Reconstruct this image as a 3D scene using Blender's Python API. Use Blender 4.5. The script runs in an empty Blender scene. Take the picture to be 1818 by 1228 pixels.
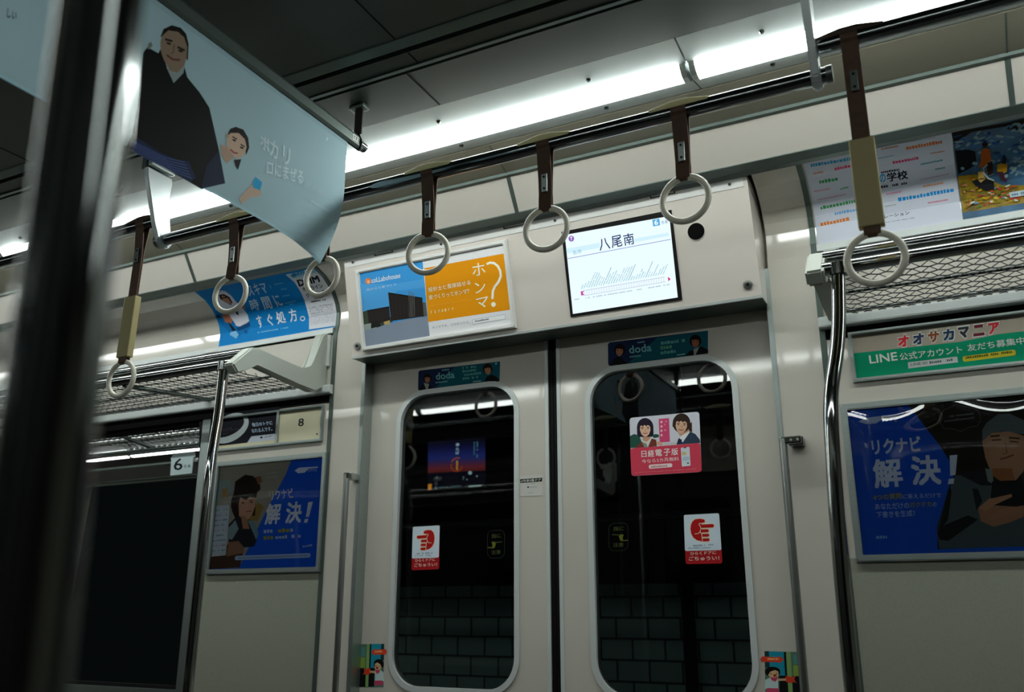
import bpy, bmesh, math, random
from mathutils import Vector, Matrix

S = bpy.context.scene
COL = S.collection
R = math.radians
random.seed(7)

# ------------------------------------------------------------------ camera
F = 1564.5                                  # focal length in photo pixels (1818 wide)
YAW, PITCH = R(26.71), R(16.607)
CAM = Vector((1.031, -2.267, 1.13))
cam = bpy.data.cameras.new('camera')
cam.sensor_width = 36.0
cam.lens = F / 1818 * 36
cam.clip_start = 0.02
cam.dof.use_dof = True
cam.dof.focus_distance = 2.35
cam.dof.aperture_fstop = 3.6
camo = bpy.data.objects.new('camera', cam)
camo.location = CAM
camo.rotation_euler = (R(90) + PITCH, 0, YAW)
COL.objects.link(camo)
S.camera = camo

# ------------------------------------------------------------------ world and exposure
w = bpy.data.worlds.new('world')
S.world = w
w.use_nodes = True
w.node_tree.nodes['Background'].inputs[0].default_value = (0.10, 0.16, 0.15, 1)
w.node_tree.nodes['Background'].inputs[1].default_value = 0.01
S.view_settings.view_transform = 'Standard'
S.view_settings.look = 'None'
S.view_settings.gamma = 1
S.view_settings.use_curve_mapping = False
S.view_settings.exposure = 0.74
LAMP = 17.0                                 # strength of the tubes
LAMP_COL = (0.93, 1.0, 0.955)

# ------------------------------------------------------------------ pixel -> place (tape measure for the prints)
_cy, _sy, _cp, _sp = math.cos(YAW), math.sin(YAW), math.cos(PITCH), math.sin(PITCH)
RIGHT = Vector((_cy, _sy, 0))
FWD = Vector((-_sy * _cp, _cy * _cp, _sp))
UP = RIGHT.cross(FWD)


def ray(px, py):
    return FWD + RIGHT * ((px - 909) / F) - UP * ((py - 614) / F)


class Crop:                                  # a window of the photo and its enlargement
    def __init__(s, x, y, k):
        s.x, s.y, s.k = x, y, k

    def __call__(s, *p):
        return (s.x + p[0] / s.k, s.y + p[1] / s.k)


class Surf:
    """a surface running along the car: a profile of (y, z) from bottom to top, or the cross plane x = const"""
    def __init__(s, prof=None, x=None, warp=None):
        s.prof, s.x, s.warp = prof, x, warp
        if prof:
            s.acc = [0.0]
            for a, b in zip(prof, prof[1:]):
                s.acc.append(s.acc[-1] + math.hypot(b[0] - a[0], b[1] - a[1]))

    def uv(s, p):
        r = ray(*p)
        if s.x is not None:
            t = (s.x - CAM.x) / r.x
            q = CAM + r * t
            return (q.y, q.z)
        n = len(s.prof) - 1
        best = None
        for i in range(n):
            (y0, z0), (y1, z1) = s.prof[i], s.prof[i + 1]
            dy, dz = y1 - y0, z1 - z0
            den = r.y * dz - r.z * dy
            if abs(den) < 1e-9:
                continue
            t = ((y0 - CAM.y) * dz - (z0 - CAM.z) * dy) / den
            q = CAM + r * t
            a = ((q.y - y0) * dy + (q.z - z0) * dz) / (dy * dy + dz * dz)
            lo = -9 if i == 0 else -1e-6
            hi = 9 if i == n - 1 else 1 + 1e-6
            if lo <= a <= hi:
                best = (q.x, s.acc[i] + a * math.hypot(dy, dz))
                break
        return best

    def to3(s, u, v, h=0.0):
        if s.x is not None:
            q = Vector((s.x + h, u, v))
            if s.warp:
                q += s.warp(u, v)
            return q
        i = 0
        while i < len(s.prof) - 2 and v > s.acc[i + 1]:
            i += 1
        (y0, z0), (y1, z1) = s.prof[i], s.prof[i + 1]
        L = s.acc[i + 1] - s.acc[i]
        a = (v - s.acc[i]) / L
        dy, dz = (y1 - y0) / L, (z1 - z0) / L
        return Vector((u, y0 + a * (y1 - y0) - dz * h, z0 + a * (z1 - z0) + dy * h))


# ------------------------------------------------------------------ materials
def lin(c):
    return tuple((x / 12.92 if x <= .04045 else ((x + .055) / 1.055) ** 2.4) for x in c)


def hexc(h):
    return lin(tuple(int(h[i:i + 2], 16) / 255 for i in (0, 2, 4)))


_M = {}


def mat(name, hx, rough=.5, metal=0.0, spec=.5, var=0.0, scale=8, bump=0.0, bscale=60, stretch=None, coat=0.0):
    if name in _M:
        return _M[name]
    m = bpy.data.materials.new(name)
    m.use_nodes = True
    nt = m.node_tree
    b = nt.nodes['Principled BSDF']
    c = hexc(hx)
    b.inputs['Base Color'].default_value = (*c, 1)
    b.inputs['Roughness'].default_value = rough
    b.inputs['Metallic'].default_value = metal
    b.inputs['Specular IOR Level'].default_value = spec
    if coat:
        b.inputs['Coat Weight'].default_value = coat
        b.inputs['Coat Roughness'].default_value = .075
    if var or bump:
        tc = nt.nodes.new('ShaderNodeTexCoord')
        mp = nt.nodes.new('ShaderNodeMapping')
        nt.links.new(tc.outputs['Object'], mp.inputs[0])
        if stretch:
            mp.inputs['Scale'].default_value = stretch
    if var:
        n = nt.nodes.new('ShaderNodeTexNoise')
        n.inputs['Scale'].default_value = scale
        n.inputs['Detail'].default_value = 4
        nt.links.new(mp.outputs[0], n.inputs['Vector'])
        r = nt.nodes.new('ShaderNodeValToRGB')
        r.color_ramp.elements[0].position = .3
        r.color_ramp.elements[1].position = .7
        r.color_ramp.elements[0].color = (*[x * (1 - var) for x in c], 1)
        r.color_ramp.elements[1].color = (*[min(1, x * (1 + var)) for x in c], 1)
        nt.links.new(n.outputs['Fac'], r.inputs[0])
        nt.links.new(r.outputs[0], b.inputs['Base Color'])
    if bump:
        n = nt.nodes.new('ShaderNodeTexNoise')
        n.inputs['Scale'].default_value = bscale
        nt.links.new(mp.outputs[0], n.inputs['Vector'])
        bp = nt.nodes.new('ShaderNodeBump')
        bp.inputs['Strength'].default_value = bump
        bp.inputs['Distance'].default_value = .002
        nt.links.new(n.outputs['Fac'], bp.inputs['Height'])
        nt.links.new(bp.outputs[0], b.inputs['Normal'])
    _M[name] = m
    return m


def emit(name, col, k):
    m = bpy.data.materials.new(name)
    m.use_nodes = True
    nt = m.node_tree
    nt.nodes.remove(nt.nodes['Principled BSDF'])
    e = nt.nodes.new('ShaderNodeEmission')
    e.inputs[0].default_value = (*col, 1)
    e.inputs[1].default_value = k
    nt.links.new(e.outputs[0], nt.nodes['Material Output'].inputs[0])
    return m


def glass(name, tint, ior=1.5, rough=.0, wavy=0.0, wscale=5.0, gain=1.0):
    """thin sheet: what passes straight through plus the mirror image on its face"""
    m = bpy.data.materials.new(name)
    m.use_nodes = True
    nt = m.node_tree
    nt.nodes.remove(nt.nodes['Principled BSDF'])
    t = nt.nodes.new('ShaderNodeBsdfTransparent')
    t.inputs[0].default_value = (*tint, 1)
    g = nt.nodes.new('ShaderNodeBsdfGlossy')
    g.inputs['Roughness'].default_value = rough
    g.inputs[0].default_value = (gain, gain, gain, 1)
    f = nt.nodes.new('ShaderNodeFresnel')
    f.inputs[0].default_value = ior
    mx = nt.nodes.new('ShaderNodeMixShader')
    nt.links.new(f.outputs[0], mx.inputs[0])
    nt.links.new(t.outputs[0], mx.inputs[1])
    nt.links.new(g.outputs[0], mx.inputs[2])
    nt.links.new(mx.outputs[0], nt.nodes['Material Output'].inputs[0])
    if wavy:
        tc = nt.nodes.new('ShaderNodeTexCoord')
        n = nt.nodes.new('ShaderNodeTexNoise')
        n.inputs['Scale'].default_value = wscale
        n.inputs['Detail'].default_value = 0
        nt.links.new(tc.outputs['Object'], n.inputs['Vector'])
        bp = nt.nodes.new('ShaderNodeBump')
        bp.inputs['Strength'].default_value = wavy
        bp.inputs['Distance'].default_value = .05
        nt.links.new(n.outputs['Fac'], bp.inputs['Height'])
        nt.links.new(bp.outputs[0], g.inputs['Normal'])
    return m


CREAM = mat('cream_panel', 'd2cdc2', .42, spec=.4, var=.03, scale=3, coat=1.0)
FRONT_SHADED = mat('far_side_shaded', '2b2b28', .5, spec=.2)  # cream panels coloured dark so their mirror images and bounce light stay dim
LOWP = mat('fabric_panel_darkened', '989a8c', .7, spec=.2, var=.05, scale=260)
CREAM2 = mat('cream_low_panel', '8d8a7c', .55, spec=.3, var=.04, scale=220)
HEAD = mat('white_cover', 'ddd5cd', .35, spec=.4, coat=.5)
WHITE = mat('white_lacquer', 'e6e6e4', .35, spec=.4)
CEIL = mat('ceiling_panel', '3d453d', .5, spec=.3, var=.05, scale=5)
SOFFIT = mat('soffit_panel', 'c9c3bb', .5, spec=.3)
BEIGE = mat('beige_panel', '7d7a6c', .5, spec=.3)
LAMPPAN = mat('lamp_panel', 'c8d2d2', .45, spec=.4)
ALU = mat('aluminium', 'a9b3b1', .38, metal=.9, var=.05, scale=40, stretch=(1, 1, 12))
ALUD = mat('dark_aluminium', '5a6762', .45, metal=.55)
ALUL = mat('pale_aluminium', 'd5dbda', .42, metal=.15)
NETM = mat('net_wire', '4c504e', .35, metal=.8)
STEEL = mat('brushed_steel', 'b8bcba', .3, metal=1)
CHROME = mat('chrome', 'a9adac', .08, metal=1)
CHROMED = mat('dark_chrome', '6c706f', .12, metal=1)
RAILM = mat('rail_chrome', '83888a', .09, metal=1)
POLEM = mat('pole_steel', '7c8180', .10, metal=1)
BLACK = mat('black_rubber', '0b0c0c', .6, spec=.2)
DARK = mat('dark_gap', '050606', .8, spec=.1)
GRIP = mat('beige_grip_tape', 'd8cf9c', .6, spec=.3)
GRIPD = mat('brown_grip_tape', '3a2a20', .6, spec=.3)
LEATHER = mat('brown_strap', '50392b', .6, spec=.3, var=.12, scale=60)
SLEEVE = mat('beige_sleeve', 'a3986c', .55, spec=.3)
RING = mat('ivory_ring', 'd9d6c6', .35, spec=.5, var=.06, scale=30)
ARM = mat('grey_resin', 'bcc2ba', .42, spec=.4)
PAINTED = mat('grey_paint', 'c2cacb', .35, metal=.3)
FLOOR = mat('floor_vinyl', '252422', .5, var=.15, scale=90)
GLASS = glass('door_glass', (.80, .88, .86), ior=1.62, gain=1.0)
WINGLASS = glass('window_glass', (.40, .46, .45), ior=1.42)
COVER = glass('poster_cover', (.93, .96, .96), ior=1.5, rough=.015)
LIGHT = emit('lamp_diffuser', LAMP_COL, LAMP)
LIGHTF = emit('lamp_diffuser_far', LAMP_COL, LAMP * .6)
TUNNEL = mat('tunnel_soot', '15191a', .9, spec=.1, var=.3, scale=3)  # dark upper wall: the missing light is painted into the colour
PIPE = mat('tunnel_pipe', '4d5856', .6)


def ink(h, rough=.55):
    return mat('ink_' + h + ('' if rough == .55 else '_gloss'), h, rough + .1, spec=.12)


# ------------------------------------------------------------------ mesh collecting
class MB:
    def __init__(s):
        s.bm = bmesh.new()

    def box(s, x0, x1, y0, y1, z0, z1, bev=0.0, seg=2):
        r = bmesh.ops.create_cube(s.bm, size=1)
        vs = r['verts']
        for v in vs:
            v.co = Vector(((x0 + x1) / 2 + v.co.x * (x1 - x0), (y0 + y1) / 2 + v.co.y * (y1 - y0), (z0 + z1) / 2 + v.co.z * (z1 - z0)))
        if bev:
            es = list({e for v in vs for e in v.link_edges})
            bmesh.ops.bevel(s.bm, geom=es, offset=bev, segments=seg, affect='EDGES', profile=.5)
        return s

    def prism(s, poly, x0, x1, bev=0.0, caps=True, closed=True, seg=2):
        """poly of (y, z), swept along x"""
        a = [s.bm.verts.new((x0, y, z)) for y, z in poly]
        b = [s.bm.verts.new((x1, y, z)) for y, z in poly]
        n = len(poly)
        fs = []
        for i in range(n if closed else n - 1):
            j = (i + 1) % n
            fs.append(s.bm.faces.new((a[i], a[j], b[j], b[i])))
        if caps and closed:
            fs.append(s.bm.faces.new(a[::-1]))
            fs.append(s.bm.faces.new(b))
        if bev:
            es = list({e for f in fs for e in f.edges})
            bmesh.ops.bevel(s.bm, geom=es, offset=bev, segments=seg, affect='EDGES')
        return s

    def sheet(s, prof, x0, x1, th=.012):
        """an open profile given a thickness away from the car's inside"""
        n = len(prof)
        back = []
        for i in range(n):
            a = prof[max(0, i - 1)]
            b = prof[min(n - 1, i + 1)]
            dy, dz = b[0] - a[0], b[1] - a[1]
            L = math.hypot(dy, dz)
            back.append((prof[i][0] + dz / L * th, prof[i][1] - dy / L * th))
        return s.prism(list(prof) + back[::-1], x0, x1)

    def tube(s, pts, r, n=12, cap=True, closed=False):
        pts = [Vector(p) for p in pts]
        rs = r if isinstance(r, (list, tuple)) else [r] * len(pts)
        rings = []
        m = len(pts)
        ref = None
        for i, p in enumerate(pts):
            if closed:
                d = (pts[(i + 1) % m] - pts[i - 1]).normalized()
            else:
                d = (pts[min(i + 1, m - 1)] - pts[max(i - 1, 0)]).normalized()
            if ref is None:
                ref = Vector((0, 0, 1)) if abs(d.z) < .9 else Vector((0, 1, 0))
            a = (ref - d * ref.dot(d)).normalized()
            ref = a
            b = d.cross(a)
            rings.append([s.bm.verts.new(p + (a * math.cos(2 * math.pi * k / n) + b * math.sin(2 * math.pi * k / n)) * rs[i]) for k in range(n)])
        for i in range(m if closed else m - 1):
            A, B = rings[i], rings[(i + 1) % m]
            for k in range(n):
                s.bm.faces.new((A[k], A[(k + 1) % n], B[(k + 1) % n], B[k]))
        if cap and not closed:
            s.bm.faces.new(rings[0][::-1])
            s.bm.faces.new(rings[-1])
        return s

    def cyl(s, a, b, r, n=20):
        return s.tube([a, b], r, n)

    def ribbon(s, path, wx, th, cx=0.0):
        """closed loop of (y, z), a strap wx wide along x"""
        n = len(path)
        ws = wx if isinstance(wx, (list, tuple)) else [wx] * n
        rows = []
        for i in range(n):
            a, b = path[i - 1], path[(i + 1) % n]
            dy, dz = b[0] - a[0], b[1] - a[1]
            L = math.hypot(dy, dz) or 1
            ny, nz = dz / L * th, -dy / L * th
            y, z = path[i]
            h = ws[i] / 2
            rows.append([s.bm.verts.new((cx - h, y, z)), s.bm.verts.new((cx + h, y, z)),
                         s.bm.verts.new((cx + h, y + ny, z + nz)), s.bm.verts.new((cx - h, y + ny, z + nz))])
        for i in range(n):
            A, B = rows[i], rows[(i + 1) % n]
            for k in range(4):
                s.bm.faces.new((A[k], A[(k + 1) % 4], B[(k + 1) % 4], B[k]))
        return s

    def build(s, name, m, parent=None, smooth=False):
        bmesh.ops.remove_doubles(s.bm, verts=s.bm.verts, dist=1e-6)
        bmesh.ops.recalc_face_normals(s.bm, faces=s.bm.faces)
        me = bpy.data.meshes.new(name)
        s.bm.to_mesh(me)
        s.bm.free()
        if smooth:
            for p in me.polygons:
                p.use_smooth = True
            try:
                me.set_sharp_from_angle(angle=R(40))
            except Exception:
                pass
        for mm in (m if isinstance(m, list) else [m]):
            me.materials.append(mm)
        return link(name, me, parent)


def link(name, me, parent=None):
    o = bpy.data.objects.new(name, me)
    COL.objects.link(o)
    if parent is not None:
        o.parent = parent
        if parent.type == 'EMPTY':
            o.location = -parent.location
    return o


def tag(o, label, cat, group=None):
    o['label'] = label
    o['category'] = cat
    if group:
        o['group'] = group
    return o


def struct(o):
    o['kind'] = 'structure'
    return o


def thing(name, label, cat, loc=(0, 0, 0), group=None):
    o = bpy.data.objects.new(name, None)
    o.location = loc
    o.empty_display_size = .05
    COL.objects.link(o)
    return tag(o, label, cat, group)


def dup(root, loc, label, rz=0.0):
    r = root.copy()
    COL.objects.link(r)
    r.location = loc
    r.rotation_euler = (0, 0, rz)
    r['label'] = label
    for ch in list(root.children):
        c = ch.copy()
        COL.objects.link(c)
        c.parent = r
        for g in list(ch.children):
            d = g.copy()
            COL.objects.link(d)
            d.parent = c
    return r


# ------------------------------------------------------------------ prints: flat ink shapes on a surface
_G = {}


def glyphs(txt, bold):
    k = (txt, bold)
    if k not in _G:
        c = bpy.data.curves.new('g', 'FONT')
        c.body = txt
        c.resolution_u = 2
        c.offset = bold
        o = bpy.data.objects.new('g', c)
        COL.objects.link(o)
        dg = bpy.context.evaluated_depsgraph_get()
        me = bpy.data.meshes.new_from_object(o.evaluated_get(dg))
        vs = [(v.co.x, v.co.y) for v in me.vertices]
        fs = [tuple(p.vertices) for p in me.polygons]
        bpy.data.objects.remove(o)
        bpy.data.curves.remove(c)
        bpy.data.meshes.remove(me)
        xs = [v[0] for v in vs]
        ys = [v[1] for v in vs]
        _G[k] = (vs, fs, (min(xs), max(xs), min(ys), max(ys)))
    return _G[k]


class Print:
    def __init__(s, surf, cr=None, h=.0006, step=.00012):
        s.surf, s.cr, s.h, s.step = surf, cr or (lambda *p: p), h, step
        s.bm = bmesh.new()
        s.lay = s.bm.faces.layers.int.new('lay')
        s.mats, s.L, s.n = [], 0, 0

    def up(s):
        s.L += 1
        s.n = 0
        return s

    def mi(s, m):
        if isinstance(m, str):
            m = ink(m)
        if m not in s.mats:
            s.mats.append(m)
        return s.mats.index(m)

    def p(s, q):
        return s.surf.uv(s.cr(*q))

    def face(s, uvs, m):
        i = s.mi(m)
        z = s.L + (s.n % 80) * .01             # no two ink shapes share one height
        s.n += 1
        f = s.bm.faces.new([s.bm.verts.new((u, v, z)) for u, v in uvs])
        f.material_index = i
        f[s.lay] = s.L
        return f

    def poly(s, pts, m):
        f = s.face([s.p(q) for q in pts], m)
        if len(pts) > 4:
            bmesh.ops.triangulate(s.bm, faces=[f])
        return s

    def quad(s, a, b, c, d, m):
        return s.poly([a, b, c, d], m)

    def rnd(s, a, b, c, d, r, m, n=5):
        """quad with rounded corners, r as a share of the sides"""
        A, B, C, D = [Vector(s.p(q)) for q in (a, b, c, d)]
        pts = []
        cs = [A, B, C, D]
        for i in range(4):
            P, Q, N = cs[i], cs[i - 1], cs[(i + 1) % 4]
            rr = r * min((Q - P).length, (N - P).length)
            e1 = P + (Q - P).normalized() * rr
            e2 = P + (N - P).normalized() * rr
            for k in range(n + 1):
                t = k / n
                pts.append(e1 * (1 - t) ** 2 + P * 2 * t * (1 - t) + e2 * t * t)
        f = s.face([tuple(q) for q in pts], m)
        bmesh.ops.triangulate(s.bm, faces=[f])
        return s

    def oval(s, c, rx, ry, m, rot=0.0, n=18, a0=0, a1=360):
        pts = []
        for k in range(n + (0 if a1 - a0 == 360 else 1)):
            t = R(a0 + (a1 - a0) * k / n)
            x, y = rx * math.cos(t), -ry * math.sin(t)
            pts.append((c[0] + x * math.cos(rot) - y * math.sin(rot), c[1] + x * math.sin(rot) + y * math.cos(rot)))
        return s.poly(pts, m)

    def line(s, pts, w, m):
        Q = [Vector(q) for q in pts]
        for i, (a, b) in enumerate(zip(Q, Q[1:])):
            d = (b - a).normalized()
            n = Vector((-d.y, d.x)) * w / 2
            e = d * w * .25
            s.poly([a - n - e, b - n + e, b + n + e, a + n - e], m)
        return s

    def text(s, txt, bl, br, tl, m, bold=0.0):
        vs, fs, (x0, x1, y0, y1) = glyphs(txt, 0.0)
        A, B, C = [Vector(s.p(q)) for q in (bl, br, tl)]
        i = s.mi(m)
        b = bold * .8
        for lay, (ox, oy) in enumerate(((0, 0), (b, b), (-b, b), (b, -b), (-b, -b)) if bold else ((0, 0),)):
            V = []
            for x, y in vs:
                q = A + (B - A) * ((x + ox - x0 + b) / (x1 - x0 + 2 * b)) + (C - A) * ((y + oy - y0 + b) / (y1 - y0 + 2 * b))
                V.append(s.bm.verts.new((q.x, q.y, s.L + lay * .15)))
            for f in fs:
                try:
                    nf = s.bm.faces.new([V[k] for k in f])
                except ValueError:
                    continue
                nf.material_index = i
                nf[s.lay] = s.L
        return s

    def small(s, a, b, h, m, fill=.72):
        """print too small to read: a row of tiny strokes from a to b, h high"""
        a, b = Vector(a), Vector(b)
        d = b - a
        L = d.length
        d.normalize()
        n = Vector((d.y, -d.x)) * h
        t = 0
        while t < L - h * .4:
            wd = h * random.uniform(.45, .95)
            if random.random() < fill + .15:
                e = min(L, t + wd)
                k = random.uniform(.75, 1)
                s.poly([a + d * t, a + d * e, a + d * e + n * k, a + d * t + n * k], m)
            t += wd + h * .22
        return s

    def build(s, name, parent=None):
        sf = s.surf
        if sf.x is None and len(sf.prof) > 2:
            for v in sf.acc[1:-1]:
                bmesh.ops.bisect_plane(s.bm, geom=list(s.bm.verts) + list(s.bm.edges) + list(s.bm.faces), plane_co=(0, v, 0), plane_no=(0, 1, 0))
        if sf.warp:
            for k in range(1, 16):
                for co, no in (((sf.wu0 + (sf.wu1 - sf.wu0) * k / 16, 0, 0), (1, 0, 0)), ((0, sf.wv0 + (sf.wv1 - sf.wv0) * k / 16, 0), (0, 1, 0))):
                    bmesh.ops.bisect_plane(s.bm, geom=list(s.bm.verts) + list(s.bm.edges) + list(s.bm.faces), plane_co=co, plane_no=no)
        for v in s.bm.verts:
            v.co = sf.to3(v.co.x, v.co.y, s.h + v.co.z * s.step)
        me = bpy.data.meshes.new(name)
        bmesh.ops.recalc_face_normals(s.bm, faces=s.bm.faces)
        s.bm.to_mesh(me)
        s.bm.free()
        for m in s.mats:
            me.materials.append(m)
        return link(name, me, parent)


def rect(surf, pts):
    """mean upright rectangle through four measured corners TL TR BR BL"""
    q = [surf.uv(p) for p in pts]
    return ((q[0][0] + q[3][0]) / 2, (q[1][0] + q[2][0]) / 2, (q[2][1] + q[3][1]) / 2, (q[0][1] + q[1][1]) / 2)


def frame(surf, u0, u1, v0, v1, wd, h0, h1, name, m, parent, bev=.002):
    """picture frame bars around a rectangle on a surface"""
    b = bmesh.new()
    inner = [(u0 + wd, v0 + wd), (u1 - wd, v0 + wd), (u1 - wd, v1 - wd), (u0 + wd, v1 - wd)]
    outer = [(u0, v0), (u1, v0), (u1, v1), (u0, v1)]
    top = []
    V = {}
    for nm, ring, h in (('ot', outer, h1), ('it', inner, h1), ('ob', outer, h0), ('ib', inner, h0)):
        V[nm] = [b.verts.new(surf.to3(u, v, h)) for u, v in ring]
    for i in range(4):
        j = (i + 1) % 4
        b.faces.new((V['ot'][i], V['ot'][j], V['it'][j], V['it'][i]))
        b.faces.new((V['ob'][j], V['ob'][i], V['ib'][i], V['ib'][j]))
        b.faces.new((V['ot'][j], V['ot'][i], V['ob'][i], V['ob'][j]))
        b.faces.new((V['it'][i], V['it'][j], V['ib'][j], V['ib'][i]))
    if bev:
        es = [e for e in b.edges if e.verts[0] in V['ot'] + V['it'] and e.verts[1] in V['ot'] + V['it']]
        bmesh.ops.bevel(b, geom=es, offset=bev, segments=2, affect='EDGES')
    x = MB()
    x.bm.free()
    x.bm = b
    return x.build(name, m, parent)


def slab(surf, u0, u1, v0, v1, h0, h1, name, m, parent):
    x = MB()
    c = []
    for h in (h0, h1):
        c.append([x.bm.verts.new(surf.to3(u, v, h)) for u, v in ((u0, v0), (u1, v0), (u1, v1), (u0, v1))])
    for i in range(4):
        j = (i + 1) % 4
        x.bm.faces.new((c[0][i], c[0][j], c[1][j], c[1][i]))
    x.bm.faces.new(c[0][::-1])
    x.bm.faces.new(c[1])
    return x.build(name, m, parent)


def screw(b, p, axis, r=.0035, h=.002):
    p = Vector(p)
    b.cyl(p, p + Vector(axis).normalized() * h, r, 10)

# ================================================================== THE CAR
YC = -1.32                                   # middle of the car
XL, XR = -5.4, 4.2                            # ends that are built
WALLP = [(0, 0), (0, 2.02), (.008, 2.05), (.010, 2.097), (0, 2.126), (-.018, 2.153), (-.042, 2.177), (-.078, 2.2), (-.126, 2.215), (-.152, 2.222)]


def inset(prof, d):
    s = Surf(prof)
    out = []
    for i, v in enumerate(s.acc):
        a = s.to3(0, max(v - 1e-5, 1e-6), d)
        b = s.to3(0, min(v + 1e-5, s.acc[-1] - 1e-6), d)
        out.append(((a.y + b.y) / 2, (a.z + b.z) / 2))
    return out


def cut(prof, z0, z1):
    """the stretch of a profile between two heights"""
    out = []
    for (a, b) in zip(prof, prof[1:]):
        for q in (a, b):
            if z0 <= q[1] <= z1 and (not out or out[-1] != q):
                out.append(q)
        for z in (z0, z1):
            if a[1] < z < b[1]:
                t = (z - a[1]) / (b[1] - a[1])
                q = (a[0] + t * (b[0] - a[0]), z)
                if z == z0:
                    out.insert(0, q)
                else:
                    out.append(q)
    out.sort(key=lambda q: q[1])
    res = []
    for q in out:
        if not res or abs(q[1] - res[-1][1]) > 1e-7:
            res.append(q)
    return res


def flip(prof):
    return [(2 * YC - y, z) for y, z in prof]


WIN0, WIN1, WZ0, WZ1 = 1.305, 3.15, .85, 1.812
DOORW = .643

x = MB().box(XL, XR, 2 * YC, .0, -.05, 0)
struct(x.build('floor', FLOOR))

# side walls with their window openings; the far one (side 'back') is the one in view
for side, fl in (('back', False), ('front', True)):
    for nm, sg in (('left', -1), ('right', 1)):
        x = MB()
        for a, b, z0, z1 in ((DOORW + .012, WIN0, 0, 3), (WIN0, WIN1, 0, WZ0), (WIN0, WIN1, WZ1, 3), (WIN1, 3.86 if sg > 0 else 4.0, 0, 3)):
            p = cut(WALLP, z0, z1)
            n = len(p)
            th = .02
            back = [(q[0] + th, q[1]) for q in p[:2]] if n == 2 else None
            q = p + [(.03, p[-1][1]), (.03, p[0][1])] if z1 < 3 else p + [(.03, 2.26), (.03, p[0][1])]
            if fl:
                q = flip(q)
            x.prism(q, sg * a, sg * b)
        o = struct(x.build('wall_%s_%s' % (side, nm), FRONT_SHADED if fl else CREAM))
        # upright joint strip beside the door pillar
    for k, sg in enumerate((-1, 1)):
        pr = inset(cut(WALLP, .02, 3), .004)
        x = MB()
        q = pr + list(reversed(cut(WALLP, .02, 3)))
        x.prism(flip(q) if fl else q, sg * .768, sg * .782)
        struct(x.build('trim_%d' % (1 + k + 2 * fl), ALUD))
        x = MB()
        q = [(-.003, 0), (.046, 0), (.046, 2.0), (-.003, 2.0)]
        x.prism(flip(q) if fl else q, sg * DOORW, sg * (DOORW + .014), bev=.0015)
        struct(x.build('door_jamb', ALU))

for nm, xx in (('wall_left_end', XL), ('wall_right_end', XR)):
    x = MB().box(xx - .02, xx + .02, 2 * YC, 0, 0, 2.36)
    struct(x.build(nm, CREAM2))

# ---- ceiling
CZ = 2.354
x = MB()
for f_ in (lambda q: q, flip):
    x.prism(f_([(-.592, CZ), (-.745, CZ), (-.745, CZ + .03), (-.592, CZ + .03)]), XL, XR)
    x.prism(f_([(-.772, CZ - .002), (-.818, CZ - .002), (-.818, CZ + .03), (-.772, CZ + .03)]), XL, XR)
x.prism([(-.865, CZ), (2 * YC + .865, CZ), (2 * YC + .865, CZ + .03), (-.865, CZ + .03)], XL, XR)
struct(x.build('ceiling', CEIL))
x = MB()
for f_ in (lambda q: q, flip):
    x.prism(f_([(-.745, CZ + .028), (-.865, CZ + .028), (-.865, CZ + .035), (-.745, CZ + .035)]), XL, XR)
struct(x.build('ceiling_slot', DARK))
x = MB()
for f_ in (lambda q: q, flip):
    x.prism(f_([(-.762, CZ - .006), (-.772, CZ - .006), (-.774, CZ + .03), (-.762, CZ + .03)]), XL, XR)
    x.prism(f_([(-.838, CZ - .006), (-.866, CZ - .003), (-.866, CZ + .03), (-.838, CZ + .03)]), XL, XR)
struct(x.build('ceiling_trim', ALUD))
x = MB()
for xs in (.034 - 2.5, .034 - 1.25, .034, .034 + 1.25):
    x.box(xs - .0015, xs + .0015, 2 * YC + .87, -.87, CZ - .0008, CZ + .001)
    x.box(xs - .0015, xs + .0015, -.816, -.774, CZ - .0028, CZ - .001)
    x.box(xs - .052, xs - .049, -.744, -.594, CZ - .0008, CZ + .001)
struct(x.build('ceiling_seam', DARK))

# ---- coving above the wall: grey trim, white soffit, beige strip
for fl in (False, True):
    f_ = flip if fl else (lambda q: q)
    x = MB().prism(f_([(-.150, 2.206), (-.157, 2.213), (-.157, 2.24), (-.135, 2.24), (-.14, 2.214)]), XL, XR)
    struct(x.build('coving_lip', ALU))
    x = MB().prism(f_([(-.157, 2.2135), (-.194, 2.219), (-.196, 2.24), (-.157, 2.24)]), XL, XR)
    struct(x.build('coving_trim', ALUD))
    x = MB().prism(f_([(-.1925, 2.2185), (-.250, 2.307), (-.23, 2.33), (-.18, 2.24)]), XL, XR)
    struct(x.build('ceiling_soffit', FRONT_SHADED if fl else SOFFIT))
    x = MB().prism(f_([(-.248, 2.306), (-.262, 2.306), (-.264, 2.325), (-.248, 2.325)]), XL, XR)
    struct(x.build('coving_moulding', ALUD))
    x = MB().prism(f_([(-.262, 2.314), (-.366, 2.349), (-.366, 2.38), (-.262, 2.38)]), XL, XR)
    struct(x.build('ceiling_strip', FRONT_SHADED if fl else BEIGE))
    x = MB()
    for xs in (.004 - 2.5, .004 - 1.25, .004, 1.254):
        x.prism(f_([(-.1935, 2.2172), (-.2512, 2.306), (-.249, 2.308), (-.191, 2.2195)]), xs - .006, xs + .006)
        x.prism(f_([(-.2625, 2.3128), (-.3655, 2.3478), (-.3655, 2.350), (-.2625, 2.316)]), xs - .0015, xs + .0015)
    struct(x.build('ceiling_joint', ALUD))

# ---- ceiling lamps
BULGE = [(-.497, 2.3455), (-.493, 2.339), (-.484, 2.331), (-.471, 2.3265), (-.457, 2.3255), (-.447, 2.3285), (-.442, 2.3325)]


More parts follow.
